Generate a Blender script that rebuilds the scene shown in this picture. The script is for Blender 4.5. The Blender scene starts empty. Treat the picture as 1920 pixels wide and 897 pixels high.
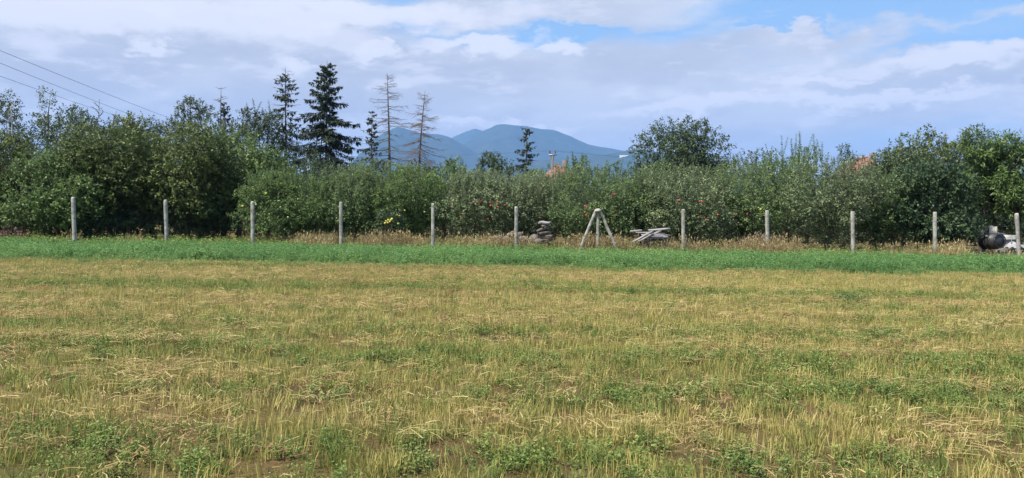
import bpy, math, random
import numpy as np
PI = math.pi
R = math.radians
scene = bpy.context.scene
C = scene.collection

# ------------------------------------------------------------------ camera
FPX = 1478.0                      # focal length in photograph pixels (1920 wide)
PITCH = math.atan(52.5 / FPX)     # looking slightly down
EYE = 1.6
cam_d = bpy.data.cameras.new('camera')
cam_d.sensor_width = 36.0
cam_d.lens = FPX / 1920 * 36.0
cam_d.clip_start = 0.05
cam_d.clip_end = 40000
cam = bpy.data.objects.new('camera', cam_d)
cam.location = (0, 0, EYE)
cam.rotation_euler = (PI / 2 - PITCH, 0, 0)
C.objects.link(cam)
scene.camera = cam

# ------------------------------------------------------------------ sky
SUN_EL, SUN_AZ = R(61), R(240)    # azimuth clockwise from +Y
world = bpy.data.worlds.new('World')
scene.world = world
world.use_nodes = True
wn, wl = world.node_tree.nodes, world.node_tree.links
wn.clear()
SKY_STRENGTH = 0.11


def wnode(t, **kw):
    n = wn.new(t)
    for k, v in kw.items():
        setattr(n, k, v)
    return n


def wmath(op, a, b=None, c=None, clamp=False):
    n = wnode('ShaderNodeMath', operation=op, use_clamp=clamp)
    for i, v in enumerate((a, b, c)):
        if v is None:
            continue
        if isinstance(v, (int, float)):
            n.inputs[i].default_value = v
        else:
            wl.new(v, n.inputs[i])
    return n.outputs[0]


def wsmooth(v, a, b, lo=0.0, hi=1.0):
    n = wnode('ShaderNodeMapRange', interpolation_type='SMOOTHSTEP')
    wl.new(v, n.inputs[0])
    for i, q in enumerate((a, b, lo, hi)):
        n.inputs[i + 1].default_value = q
    return n.outputs[0]


def wmix(f, a, b):
    n = wnode('ShaderNodeMix', data_type='RGBA')
    if isinstance(f, (int, float)):
        n.inputs[0].default_value = f
    else:
        wl.new(f, n.inputs[0])
    for i, v in ((6, a), (7, b)):
        if isinstance(v, tuple):
            n.inputs[i].default_value = (*v, 1)
        else:
            wl.new(v, n.inputs[i])
    return n.outputs[2]


sky = wnode('ShaderNodeTexSky', sky_type='NISHITA')
sky.sun_disc = False
sky.sun_elevation = SUN_EL
sky.sun_rotation = SUN_AZ
sky.air_density = 1.0
sky.dust_density = 0.6
sky.ozone_density = 1.6
tc = wnode('ShaderNodeTexCoord')
sep = wnode('ShaderNodeSeparateXYZ')
wl.new(tc.outputs['Generated'], sep.inputs[0])
dx, dy, dz = sep.outputs
# direction noise, stretched along the horizon as a cloud deck seen edge-on is
def wnoise(scale, zs, detail, seed, rough=0.55):
    m = wnode('ShaderNodeMapping')
    m.inputs['Scale'].default_value = (scale, scale, scale * zs)
    m.inputs['Location'].default_value = (seed, seed * 0.7, seed * 1.3)
    wl.new(tc.outputs['Generated'], m.inputs[0])
    n = wnode('ShaderNodeTexNoise')
    n.inputs['Scale'].default_value = 1.0
    n.inputs['Detail'].default_value = detail
    n.inputs['Roughness'].default_value = rough
    wl.new(m.outputs[0], n.inputs['Vector'])
    return n.outputs[0]


az = wmath('ARCTAN2', dx, dy)
warp = wnoise(7.0, 2.4, 7, 3.1, 0.6)
warp2 = wnoise(26.0, 2.2, 5, 8.4, 0.6)
wz = wmath('ADD', wmath('MULTIPLY', wmath('SUBTRACT', warp, 0.5), 0.10),
           wmath('MULTIPLY', wmath('SUBTRACT', warp2, 0.5), 0.035))
waz = wmath('MULTIPLY', wmath('SUBTRACT', warp2, 0.5), 0.10)
azw = wmath('ADD', az, waz)
elw = wmath('ADD', dz, wz)


def pix_dir(px, py):
    u, v = px - 960.0, 448.5 - py
    d = np.array([u, FPX * math.cos(PITCH) + v * math.sin(PITCH), -FPX * math.sin(PITCH) + v * math.cos(PITCH)])
    return d / np.linalg.norm(d)


def bank(px, py, wpx, hpx, soft=0.5):
    """a cloud bank centred on a direction of the sky, edges broken up by noise; 0..1"""
    d = pix_dir(px, py)
    a0, e0 = math.atan2(d[0], d[1]), d[2]
    p = wmath('MULTIPLY', wmath('SUBTRACT', azw, a0), FPX / wpx)
    q = wmath('MULTIPLY', wmath('SUBTRACT', elw, e0), FPX / hpx)
    r = wmath('SQRT', wmath('ADD', wmath('MULTIPLY', p, p), wmath('MULTIPLY', q, q)))
    return wsmooth(r, 1.0 + soft * 0.5, 1.0 - soft, 0, 1)


def wmax(*a):
    o = a[0]
    for b in a[1:]:
        o = wmath('MAXIMUM', o, b)
    return o


k = 1.0 / SKY_STRENGTH
def cc(r, g, b):
    return (r * k, g * k, b * k)


VEIL = cc(0.445, 0.448, 0.465)
GREY = cc(0.325, 0.332, 0.365)
WHITE = cc(0.56, 0.55, 0.57)
LOW = cc(0.53, 0.51, 0.465)
# overall coverage: mostly cloud, thinner towards the right and upwards
cover_n = wnoise(2.6, 4.5, 8, 1.7, 0.55)
cov = wmath('ADD', cover_n, wmath('MULTIPLY', dx, -0.18))
cov = wmath('ADD', cov, wmath('MULTIPLY', wsmooth(dz, 0.24, 0.10), 0.26))
cov = wsmooth(cov, 0.42, 0.62, 0.0, 0.95)
blue = wmax(bank(1720, 0, 260, 40), bank(1050, 76, 90, 16), bank(1860, 56, 200, 22), bank(1480, 58, 110, 10))
cov = wmath('MAXIMUM', cov, wmath('MULTIPLY', wmax(bank(1120, 20, 220, 40), bank(880, 20, 160, 40)), 0.85))
cov = wmath('SUBTRACT', cov, wmath('MULTIPLY', blue, 0.85), clamp=True)
blue_sky = wmix(0.7, sky.outputs[0], cc(0.16, 0.30, 0.50))
col = wmix(cov, blue_sky, VEIL)
# grey undersides against brighter parts
shade_n = wsmooth(wnoise(6.5, 3.6, 8, 5.5, 0.62), 0.42, 0.62)
col = wmix(wmath('MULTIPLY', wmath('MULTIPLY', shade_n, cov), 0.65), col, GREY)
grey = wmax(bank(470, 85, 330, 60), bank(90, 120, 200, 50), bank(830, 150, 220, 45), bank(640, 190, 260, 50),
            bank(1880, 155, 60, 22), bank(1240, 115, 200, 30))
col = wmix(wmath('MULTIPLY', grey, 0.62), col, GREY)
lit = wmath('MULTIPLY', wsmooth(wnoise(9.0, 3.4, 8, 11.3, 0.6), 0.52, 0.66), wmath('MULTIPLY', cov, 0.7))
col = wmix(lit, col, WHITE)
white = wmax(bank(230, 14, 330, 36), bank(640, 22, 300, 30), bank(285, 80, 50, 18), bank(710, 98, 46, 15),
             bank(560, 108, 42, 15), bank(900, 84, 130, 16), bank(1055, 106, 40, 18),
             bank(1780, 110, 190, 20), bank(1540, 148, 110, 9), bank(1330, 200, 220, 17),
             bank(1640, 190, 240, 14), bank(860, 228, 70, 14), bank(1010, 228, 90, 10))
col = wmix(wmath('MULTIPLY', white, 0.85), col, WHITE)
# thicker air low down
col = wmix(wsmooth(dz, 0.085, -0.02, 0.0, 0.75), col, LOW)
bg = wnode('ShaderNodeBackground')
bg.inputs['Strength'].default_value = SKY_STRENGTH
wl.new(col, bg.inputs['Color'])
wo = wnode('ShaderNodeOutputWorld')
wl.new(bg.outputs[0], wo.inputs['Surface'])

# ------------------------------------------------------------------ sun, exposure
sun_d = bpy.data.lights.new('sun', 'SUN')
sun_d.energy = 5.0
sun_d.angle = R(1.5)
sun_d.color = (1.0, 0.95, 0.86)
sun = bpy.data.objects.new('sun', sun_d)
sdir = (math.sin(SUN_AZ) * math.cos(SUN_EL), math.cos(SUN_AZ) * math.cos(SUN_EL), math.sin(SUN_EL))
from mathutils import Vector
sun.rotation_euler = Vector(sdir).to_track_quat('Z', 'Y').to_euler()
sun.location = (-20, -20, 40)
C.objects.link(sun)
scene.view_settings.view_transform = 'Standard'
scene.view_settings.look = 'None'
scene.view_settings.exposure = 0.9
scene.view_settings.gamma = 1.0
scene.view_settings.use_curve_mapping = False
scene.cycles.volume_bounces = 0
scene.cycles.max_bounces = 4
scene.cycles.diffuse_bounces = 3
scene.cycles.glossy_bounces = 2
scene.cycles.transmission_bounces = 3

# ------------------------------------------------------------------ helpers
def gz(x, y):
    """the field falls gently to the right"""
    return -0.0165 * np.clip(x, -60, 60)


def P(px, py, Y):
    d = pix_dir(px, py)
    return np.array([d[0] / d[1] * Y, Y, EYE + d[2] / d[1] * Y])


def X(px, Y):
    return P(px, 396, Y)[0]


def tag(o, label=None, cat=None, group=None, kind=None):
    if label: o['label'] = label
    if cat: o['category'] = cat
    if group: o['group'] = group
    if kind: o['kind'] = kind
    return o


def empty(name, loc):
    o = bpy.data.objects.new(name, None)
    o.empty_display_size = 0.2
    o.location = [float(v) for v in loc]
    C.objects.link(o)
    return o


def link(name, me, parent=None, loc=None):
    o = bpy.data.objects.new(name, me)
    C.objects.link(o)
    if parent is not None:
        o.parent = parent
    if loc is not None:
        o.location = [float(v) for v in loc]
    return o


def mesh(name, verts, faces, mat, attrs=None, smooth=False):
    """verts Nx3, faces Mx4 (quads; a triangle repeats nothing: use -1 in the last column)"""
    verts = np.asarray(verts, np.float32)
    faces = np.asarray(faces, np.int32)
    me = bpy.data.meshes.new(name)
    me.vertices.add(len(verts))
    me.vertices.foreach_set('co', verts.ravel())
    if faces.shape[1] == 4 and (faces[:, 3] < 0).any():
        tot = np.where(faces[:, 3] < 0, 3, 4).astype(np.int32)
        li = faces.ravel(); li = li[li >= 0]
    else:
        tot = np.full(len(faces), faces.shape[1], np.int32)
        li = faces.ravel()
    me.loops.add(len(li))
    me.loops.foreach_set('vertex_index', li)
    me.polygons.add(len(faces))
    st = np.concatenate(([0], np.cumsum(tot)[:-1])).astype(np.int32)
    me.polygons.foreach_set('loop_start', st)
    me.polygons.foreach_set('loop_total', tot)
    if smooth:
        me.polygons.foreach_set('use_smooth', np.ones(len(faces), bool))
    me.update(calc_edges=True)
    me.validate()
    if attrs:
        for k_, v_ in attrs.items():
            a = me.attributes.new(k_, 'FLOAT', 'POINT')
            a.data.foreach_set('value', np.asarray(v_, np.float32))
    if mat is not None:
        me.materials.append(mat)
    return me


class MB:
    """collects boxes, tubes and lathes into one mesh"""
    def __init__(self):
        self.v, self.f, self.n = [], [], 0

    def add(self, v, f):
        v = np.asarray(v, float); f = np.asarray(f, int)
        self.v.append(v)
        self.f.append(np.where(f >= 0, f + self.n, -1))
        self.n += len(v)
        return self

    def box(self, lo, hi, rot=None, cen=None):
        lo, hi = np.array(lo, float), np.array(hi, float)
        v = np.array([[x, y, z] for z in (0, 1) for y in (0, 1) for x in (0, 1)], float) * (hi - lo) + lo
        if rot is not None:
            c0 = (lo + hi) / 2 if cen is None else np.array(cen)
            v = (v - c0) @ np.array(rot).T + c0
        return self.add(v, [[0, 2, 3, 1], [4, 5, 7, 6], [0, 1, 5, 4], [2, 6, 7, 3], [0, 4, 6, 2], [1, 3, 7, 5]])

    def tube(self, pts, rad, sides=6, cap=True):
        pts = np.asarray(pts, float)
        rad = np.broadcast_to(np.asarray(rad, float), (len(pts),))
        t = np.gradient(pts, axis=0)
        t /= np.linalg.norm(t, axis=1)[:, None] + 1e-9
        ref = np.where(np.abs(t[:, 2:3]) > 0.9, np.array([[1.0, 0, 0]]), np.array([[0, 0, 1.0]]))
        a = np.cross(t, ref); a /= np.linalg.norm(a, axis=1)[:, None] + 1e-9
        b = np.cross(t, a)
        th = np.arange(sides) * 2 * PI / sides
        v = pts[:, None] + rad[:, None, None] * (np.cos(th)[None, :, None] * a[:, None] + np.sin(th)[None, :, None] * b[:, None])
        n = len(pts)
        i = np.arange(n - 1)[:, None] * sides
        j = np.arange(sides)[None]
        j2 = (j + 1) % sides
        f = np.stack([i + j, i + j2, i + sides + j2, i + sides + j], -1).reshape(-1, 4)
        vv = v.reshape(-1, 3)
        if cap:
            vv = np.concatenate([vv, pts[[0, -1]]])
            c0, c1 = n * sides, n * sides + 1
            f0 = np.stack([np.full(sides, c0), j2[0], j[0], np.full(sides, -1)], -1)
            f1 = np.stack([np.full(sides, c1), (n - 1) * sides + j[0], (n - 1) * sides + j2[0], np.full(sides, -1)], -1)
            f = np.concatenate([f, f0, f1])
        return self.add(vv, f)

    def build(self, name, mat, parent=None, loc=None, smooth=False, attrs=None):
        me = mesh(name, np.concatenate(self.v), np.concatenate(self.f), mat, attrs, smooth)
        return link(name, me, parent, loc)


def rotm(rx=0, ry=0, rz=0):
    cx, sx, cy, sy, cz, sz = math.cos(rx), math.sin(rx), math.cos(ry), math.sin(ry), math.cos(rz), math.sin(rz)
    return (np.array([[cz, -sz, 0], [sz, cz, 0], [0, 0, 1]]) @ np.array([[cy, 0, sy], [0, 1, 0], [-sy, 0, cy]])
            @ np.array([[1, 0, 0], [0, cx, -sx], [0, sx, cx]]))


def vnoise(x, y, seed=0):
    """smooth value noise 0..1"""
    g = np.random.default_rng(seed).random((64, 64))
    xi, yi = np.floor(x).astype(int), np.floor(y).astype(int)
    fx, fy = x - xi, y - yi
    fx, fy = fx * fx * (3 - 2 * fx), fy * fy * (3 - 2 * fy)
    a = g[xi % 64, yi % 64]; b = g[(xi + 1) % 64, yi % 64]
    c = g[xi % 64, (yi + 1) % 64]; d = g[(xi + 1) % 64, (yi + 1) % 64]
    return (a * (1 - fx) + b * fx) * (1 - fy) + (c * (1 - fx) + d * fx) * fy


def fbm(x, y, seed=0, oct=4):
    s, a, t = 0, 1.0, 0
    for i in range(oct):
        s = s + a * vnoise(x * 2 ** i, y * 2 ** i, seed + i); t += a; a *= 0.5
    return s / t


# ------------------------------------------------------------------ materials
def nmat(name):
    m = bpy.data.materials.new(name)
    m.use_nodes = True
    n, l = m.node_tree.nodes, m.node_tree.links
    n.clear()
    return m, n, l


def ramp(n, stops):
    r = n.new('ShaderNodeValToRGB')
    e = r.color_ramp.elements
    while len(e) < len(stops):
        e.new(0.5)
    for q, (p, c) in zip(e, stops):
        q.position = p
        q.color = (*c, 1)
    return r


def leaf_mat(name, stops, trans=0.3, rough=0.55, back=None, instancer=False, spec=0.25):
    m, n, l = nmat(name)
    at = n.new('ShaderNodeAttribute'); at.attribute_name = 'tint'
    fac = at.outputs['Fac']
    if instancer:
        ai = n.new('ShaderNodeAttribute'); ai.attribute_name = 'patch'; ai.attribute_type = 'INSTANCER'
        ad = n.new('ShaderNodeMath'); ad.operation = 'ADD'
        l.new(fac, ad.inputs[0]); l.new(ai.outputs['Fac'], ad.inputs[1])
        fac = ad.outputs[0]
    rp = ramp(n, stops)
    l.new(fac, rp.inputs[0])
    col = rp.outputs[0]
    if back:
        g = n.new('ShaderNodeNewGeometry')
        mx = n.new('ShaderNodeMix'); mx.data_type = 'RGBA'
        l.new(g.outputs['Backfacing'], mx.inputs[0])
        l.new(col, mx.inputs[6]); mx.inputs[7].default_value = (*back, 1)
        col = mx.outputs[2]
    b = n.new('ShaderNodeBsdfPrincipled')
    b.inputs['Roughness'].default_value = rough
    b.inputs['Specular IOR Level'].default_value = spec
    l.new(col, b.inputs['Base Color'])
    t = n.new('ShaderNodeBsdfTranslucent')
    l.new(col, t.inputs['Color'])
    s = n.new('ShaderNodeMixShader'); s.inputs[0].default_value = trans
    l.new(b.outputs[0], s.inputs[1]); l.new(t.outputs[0], s.inputs[2])
    o = n.new('ShaderNodeOutputMaterial')
    l.new(s.outputs[0], o.inputs[0])
    return m


def rough_mat(name, c1, c2, scale=8.0, rough=0.85, bump=0.3, c3=None, stretch=(1, 1, 1), metallic=0.0, bdist=0.02):
    m, n, l = nmat(name)
    tc = n.new('ShaderNodeTexCoord')
    mp = n.new('ShaderNodeMapping'); mp.inputs['Scale'].default_value = stretch
    oi = n.new('ShaderNodeObjectInfo')
    rv = n.new('ShaderNodeVectorMath'); rv.operation = 'SCALE'; rv.inputs[0].default_value = (37, 23, 51)
    l.new(oi.outputs['Random'], rv.inputs['Scale']); l.new(rv.outputs[0], mp.inputs['Location'])
    l.new(tc.outputs['Object'], mp.inputs[0])
    t = n.new('ShaderNodeTexNoise'); t.inputs['Scale'].default_value = scale
    t.inputs['Detail'].default_value = 7; t.inputs['Roughness'].default_value = 0.65
    l.new(mp.outputs[0], t.inputs['Vector'])
    st = [(0.32, c1), (0.68, c2)] if c3 is None else [(0.30, c1), (0.52, c2), (0.72, c3)]
    rp = ramp(n, st)
    l.new(t.outputs[0], rp.inputs[0])
    b = n.new('ShaderNodeBsdfPrincipled')
    b.inputs['Roughness'].default_value = rough
    b.inputs['Metallic'].default_value = metallic
    l.new(rp.outputs[0], b.inputs['Base Color'])
    bp = n.new('ShaderNodeBump'); bp.inputs['Strength'].default_value = bump; bp.inputs['Distance'].default_value = bdist
    l.new(t.outputs[0], bp.inputs['Height']); l.new(bp.outputs[0], b.inputs['Normal'])
    o = n.new('ShaderNodeOutputMaterial'); l.new(b.outputs[0], o.inputs[0])
    return m


M = {}
M['apple_leaf'] = leaf_mat('apple_leaf', [(0.0, (0.061, 0.107, 0.035)), (0.5, (0.123, 0.199, 0.065)), (1.0, (0.239, 0.308, 0.117))], 0.35, 0.55, (0.16, 0.20, 0.11))
M['grey_apple_leaf'] = leaf_mat('grey_apple_leaf', [(0.0, (0.075, 0.117, 0.051)), (0.5, (0.144, 0.201, 0.089)), (1.0, (0.275, 0.327, 0.164))], 0.33, 0.55, (0.19, 0.215, 0.14))
M['olive_leaf'] = leaf_mat('olive_leaf', [(0.0, (0.054, 0.086, 0.026)), (0.5, (0.108, 0.154, 0.039)), (1.0, (0.204, 0.230, 0.066))], 0.35, 0.5, (0.10, 0.125, 0.065))
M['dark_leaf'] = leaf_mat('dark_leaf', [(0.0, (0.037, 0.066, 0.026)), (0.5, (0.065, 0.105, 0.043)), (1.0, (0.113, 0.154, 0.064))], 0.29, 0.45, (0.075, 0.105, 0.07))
M['fresh_leaf'] = leaf_mat('fresh_leaf', [(0.0, (0.056, 0.102, 0.026)), (0.5, (0.113, 0.190, 0.047)), (1.0, (0.213, 0.292, 0.089))], 0.37, 0.5, (0.13, 0.18, 0.09))
M['glossy_leaf'] = leaf_mat('glossy_leaf', [(0.0, (0.034, 0.066, 0.030)), (0.5, (0.060, 0.105, 0.046)), (1.0, (0.105, 0.155, 0.070))], 0.24, 0.5, (0.08, 0.115, 0.065), spec=0.25)
M['needle'] = leaf_mat('spruce_needle', [(0.0, (0.026, 0.040, 0.027)), (0.5, (0.038, 0.060, 0.038)), (1.0, (0.065, 0.088, 0.052))], 0.12, 0.6)
M['far_leaf'] = leaf_mat('far_leaf', [(0.0, (0.045, 0.069, 0.035)), (0.5, (0.073, 0.105, 0.050)), (1.0, (0.125, 0.154, 0.074))], 0.30, 0.6)
M['alfalfa'] = leaf_mat('alfalfa_leaf', [(0.0, (0.070, 0.150, 0.042)), (0.5, (0.125, 0.250, 0.078)), (1.0, (0.24, 0.34, 0.11))], 0.34, 0.5, None, True)
M['weed'] = leaf_mat('weed_leaf', [(0.0, (0.066, 0.116, 0.031)), (0.5, (0.143, 0.209, 0.050)), (1.0, (0.275, 0.308, 0.083))], 0.3, 0.55, None, True)
M['stubble'] = leaf_mat('stubble_stem', [(0.0, (0.22, 0.235, 0.06)), (0.4, (0.42, 0.365, 0.115)), (0.75, (0.58, 0.485, 0.19)), (1.0, (0.68, 0.58, 0.29))], 0.28, 0.6, None, True)
M['clump_leaf'] = leaf_mat('clump_leaf', [(0.0, (0.045, 0.090, 0.028)), (0.5, (0.085, 0.155, 0.045)), (1.0, (0.15, 0.23, 0.07))], 0.3, 0.5)
M['straw'] = leaf_mat('straw_stalk', [(0.0, (0.23, 0.115, 0.062)), (0.5, (0.38, 0.295, 0.12)), (1.0, (0.55, 0.455, 0.225))], 0.2, 0.55, None, True)
M['dry_grass'] = leaf_mat('dry_grass', [(0.0, (0.15, 0.11, 0.06)), (0.35, (0.29, 0.22, 0.115)), (0.7, (0.42, 0.335, 0.165)), (1.0, (0.50, 0.42, 0.22))], 0.28, 0.65, None, True)
M['bark'] = rough_mat('bark', (0.045, 0.036, 0.028), (0.13, 0.105, 0.08), 14, 0.9, 0.6, stretch=(1, 1, 0.25))
M['pale_bark'] = rough_mat('pale_bark', (0.20, 0.18, 0.15), (0.42, 0.39, 0.34), 9, 0.85, 0.4, stretch=(1, 1, 0.6))
M['dead_wood'] = rough_mat('dead_wood', (0.07, 0.06, 0.052), (0.15, 0.13, 0.112), 12, 0.9, 0.3)
M['red_dead_wood'] = rough_mat('red_dead_wood', (0.085, 0.06, 0.047), (0.16, 0.115, 0.09), 12, 0.9, 0.3)
M['concrete'] = rough_mat('weathered_concrete', (0.10, 0.097, 0.08), (0.31, 0.30, 0.27), 5.5, 0.92, 0.6, (0.46, 0.45, 0.42))
M['plank'] = rough_mat('weathered_plank', (0.12, 0.112, 0.112), (0.28, 0.268, 0.275), 6, 0.85, 0.4, stretch=(0.25, 3, 3))
M['rubble'] = rough_mat('rubble_stone', (0.075, 0.062, 0.057), (0.19, 0.16, 0.148), 7, 0.95, 0.7)
M['black_plastic'] = rough_mat('black_plastic', (0.018, 0.017, 0.018), (0.035, 0.033, 0.036), 6, 0.5, 0.1)
M['blue_sheet'] = rough_mat('blue_grey_sheet', (0.085, 0.10, 0.14), (0.14, 0.16, 0.21), 4, 0.55, 0.15)
M['beige_panel'] = rough_mat('beige_panel', (0.30, 0.28, 0.23), (0.44, 0.41, 0.35), 5, 0.8, 0.2)
M['white_sheet'] = rough_mat('white_plastic_sheet', (0.22, 0.22, 0.235), (0.32, 0.32, 0.335), 5, 0.45, 0.2)
M['roof_tile'] = rough_mat('roof_tile', (0.17, 0.072, 0.05), (0.23, 0.105, 0.075), 26, 0.85, 0.4)
M['plaster'] = rough_mat('house_plaster', (0.55, 0.50, 0.42), (0.66, 0.62, 0.54), 3, 0.9, 0.1)
M['white_wall'] = rough_mat('white_wall', (0.72, 0.72, 0.70), (0.82, 0.82, 0.80), 0.2, 0.8, 0.0)
M['window'] = rough_mat('window_glass', (0.03, 0.035, 0.04), (0.05, 0.055, 0.06), 3, 0.12, 0.0)
M['metal'] = rough_mat('galvanised_metal', (0.20, 0.20, 0.21), (0.32, 0.32, 0.33), 9, 0.5, 0.1, metallic=0.6)
M['ceramic'] = rough_mat('brown_ceramic', (0.06, 0.04, 0.035), (0.10, 0.07, 0.06), 9, 0.25, 0.0)
M['wire'] = rough_mat('wire', (0.05, 0.05, 0.055), (0.08, 0.08, 0.085), 9, 0.5, 0.0, metallic=0.5)
M['red_apple'] = rough_mat('red_apple', (0.30, 0.030, 0.024), (0.38, 0.065, 0.035), 9, 0.4, 0.0, (0.38, 0.14, 0.05))
M['yellow_apple'] = rough_mat('yellow_apple', (0.42, 0.36, 0.045), (0.52, 0.46, 0.08), 9, 0.4, 0.0)
M['green_apple'] = rough_mat('green_apple', (0.22, 0.29, 0.06), (0.30, 0.36, 0.09), 9, 0.4, 0.0)


def ground_material():
    m, n, l = nmat('field_soil_and_thatch')
    tc = n.new('ShaderNodeTexCoord')
    a = n.new('ShaderNodeTexNoise'); a.inputs['Scale'].default_value = 0.35; a.inputs['Detail'].default_value = 6
    mp = n.new('ShaderNodeMapping'); mp.inputs['Scale'].default_value = (0.5, 2.4, 1)
    l.new(tc.outputs['Object'], mp.inputs[0]); l.new(mp.outputs[0], a.inputs['Vector'])
    b = n.new('ShaderNodeTexNoise'); b.inputs['Scale'].default_value = 38; b.inputs['Detail'].default_value = 6; b.inputs['Roughness'].default_value = 0.75
    l.new(tc.outputs['Object'], b.inputs['Vector'])
    r1 = ramp(n, [(0.35, (0.085, 0.056, 0.032)), (0.5, (0.13, 0.098, 0.043)), (0.65, (0.09, 0.092, 0.033))])
    l.new(a.outputs[0], r1.inputs[0])
    r2 = ramp(n, [(0.3, (0.45, 0.42, 0.40)), (0.7, (1.35, 1.3, 1.2))])
    l.new(b.outputs[0], r2.inputs[0])
    mx = n.new('ShaderNodeMix'); mx.data_type = 'RGBA'; mx.blend_type = 'MULTIPLY'; mx.inputs[0].default_value = 1
    l.new(r1.outputs[0], mx.inputs[6]); l.new(r2.outputs[0], mx.inputs[7])
    s = n.new('ShaderNodeBsdfPrincipled'); s.inputs['Roughness'].default_value = 0.95
    s.inputs['Specular IOR Level'].default_value = 0.1
    l.new(mx.outputs[2], s.inputs['Base Color'])
    bp = n.new('ShaderNodeBump'); bp.inputs['Strength'].default_value = 0.8; bp.inputs['Distance'].default_value = 0.03
    l.new(b.outputs[0], bp.inputs['Height']); l.new(bp.outputs[0], s.inputs['Normal'])
    o = n.new('ShaderNodeOutputMaterial'); l.new(s.outputs[0], o.inputs[0])
    return m


M['ground'] = ground_material()


def mountain_material():
    m, n, l = nmat('forested_slope')
    tc = n.new('ShaderNodeTexCoord')
    a = n.new('ShaderNodeTexNoise'); a.inputs['Scale'].default_value = 0.012; a.inputs['Detail'].default_value = 8
    a.inputs['Roughness'].default_value = 0.7
    l.new(tc.outputs['Object'], a.inputs['Vector'])
    r1 = ramp(n, [(0.35, (0.020, 0.036, 0.024)), (0.65, (0.045, 0.062, 0.036))])
    l.new(a.outputs[0], r1.inputs[0])
    s = n.new('ShaderNodeBsdfPrincipled'); s.inputs['Roughness'].default_value = 1.0
    s.inputs['Specular IOR Level'].default_value = 0.0
    l.new(r1.outputs[0], s.inputs['Base Color'])
    bp = n.new('ShaderNodeBump'); bp.inputs['Strength'].default_value = 1.0; bp.inputs['Distance'].default_value = 12
    l.new(a.outputs[0], bp.inputs['Height']); l.new(bp.outputs[0], s.inputs['Normal'])
    o = n.new('ShaderNodeOutputMaterial'); l.new(s.outputs[0], o.inputs[0])
    return m


M['mountain'] = mountain_material()

# ------------------------------------------------------------------ ground
gx = np.unique(np.concatenate([np.linspace(-30, 30, 121), np.linspace(-120, 120, 61), np.linspace(-9000, 9000, 25)]))
gy = np.unique(np.concatenate([np.linspace(-6, 40, 93), np.linspace(-60, 130, 39), np.linspace(-400, 11000, 25)]))
GX, GY = np.meshgrid(gx, gy)
bumps = (fbm(GX * 0.9, GY * 0.9, 5) - 0.5) * 0.06 * np.exp(-(np.hypot(GX, GY) / 60) ** 2)


def ground_z(x, y):
    return gz(x, y) + (fbm(x * 0.9, y * 0.9, 5) - 0.5) * 0.06 * np.exp(-(np.hypot(x, y) / 60) ** 2)


gv = np.stack([GX, GY, gz(GX, GY) + bumps], -1).reshape(-1, 3)
nx, ny = len(gx), len(gy)
ii, jj = np.meshgrid(np.arange(nx - 1), np.arange(ny - 1))
i0 = (jj * nx + ii).ravel()
ground = link('ground', mesh('ground', gv, np.stack([i0, i0 + 1, i0 + nx + 1, i0 + nx], -1), M['ground'], smooth=True))
tag(ground, 'mown stubble field and orchard floor', kind='structure')

# ------------------------------------------------------------------ mountains
RIDGES = [  # depth of the crest, half depth of the slope, crest line in photograph pixels
    (6400, 1500, [(400, 388), (560, 372), (640, 345), (680, 300), (708, 256), (722, 246), (745, 237), (790, 250), (825, 252), (845, 258), (862, 268), (890, 285), (960, 312), (1040, 340), (1150, 385)]),
    (8600, 1300, [(700, 330), (780, 295), (830, 266), (862, 252), (890, 241), (912, 247), (960, 270), (1040, 310), (1150, 360)]),
    (7400, 1500, [(720, 360), (800, 318), (860, 280), (885, 262), (905, 247), (935, 234), (985, 238), (1040, 245), (1070, 256), (1105, 272), (1150, 279), (1190, 286), (1260, 300), (1400, 335), (1600, 362), (1900, 380)]),
    (5200, 1000, [(560, 385), (700, 345), (800, 318), (900, 310), (1000, 304), (1080, 292), (1130, 292), (1190, 280), (1235, 285), (1300, 310), (1450, 345), (1700, 375)]),
]
mx_ = np.linspace(-4600, 5600, 300)
my_ = np.linspace(3600, 10600, 170)
MX, MY = np.meshgrid(mx_, my_)


def mountain_h(x, y):
    h = np.full(np.shape(x), -30.0)
    spur = fbm(x / 420, y / 900, 21, 5) - 0.5
    fine = fbm(x / 90, y / 90, 33, 4) - 0.5
    for d0, w, prof in RIDGES:
        q = np.array([P(a, b, d0) for a, b in prof])
        crest = np.interp(x, q[:, 0], q[:, 2] + 30, left=0, right=0)
        t = (y - d0 + spur * 260) / w
        prof_y = np.exp(-np.abs(t) ** 1.5 * 1.3)
        hh = crest * prof_y
        hh = hh * (1 + 0.38 * spur * np.clip(np.abs(t) * 1.6, 0, 1)) + fine * 14 * np.clip(crest / 200, 0, 1)
        h = np.maximum(h, hh - 30)
    return h


MH = mountain_h(MX, MY)
nx2, ny2 = len(mx_), len(my_)
ii, jj = np.meshgrid(np.arange(nx2 - 1), np.arange(ny2 - 1))
i0 = (jj * nx2 + ii).ravel()
mtn = link('mountains', mesh('mountains', np.stack([MX, MY, MH], -1).reshape(-1, 3),
           np.stack([i0, i0 + 1, i0 + nx2 + 1, i0 + nx2], -1), M['mountain'], smooth=True))
tag(mtn, 'blue forested mountain range on the horizon', kind='structure')

# ------------------------------------------------------------------ foliage builders
def norm(v):
    return v / (np.linalg.norm(v, axis=-1, keepdims=True) + 1e-9)


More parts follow.
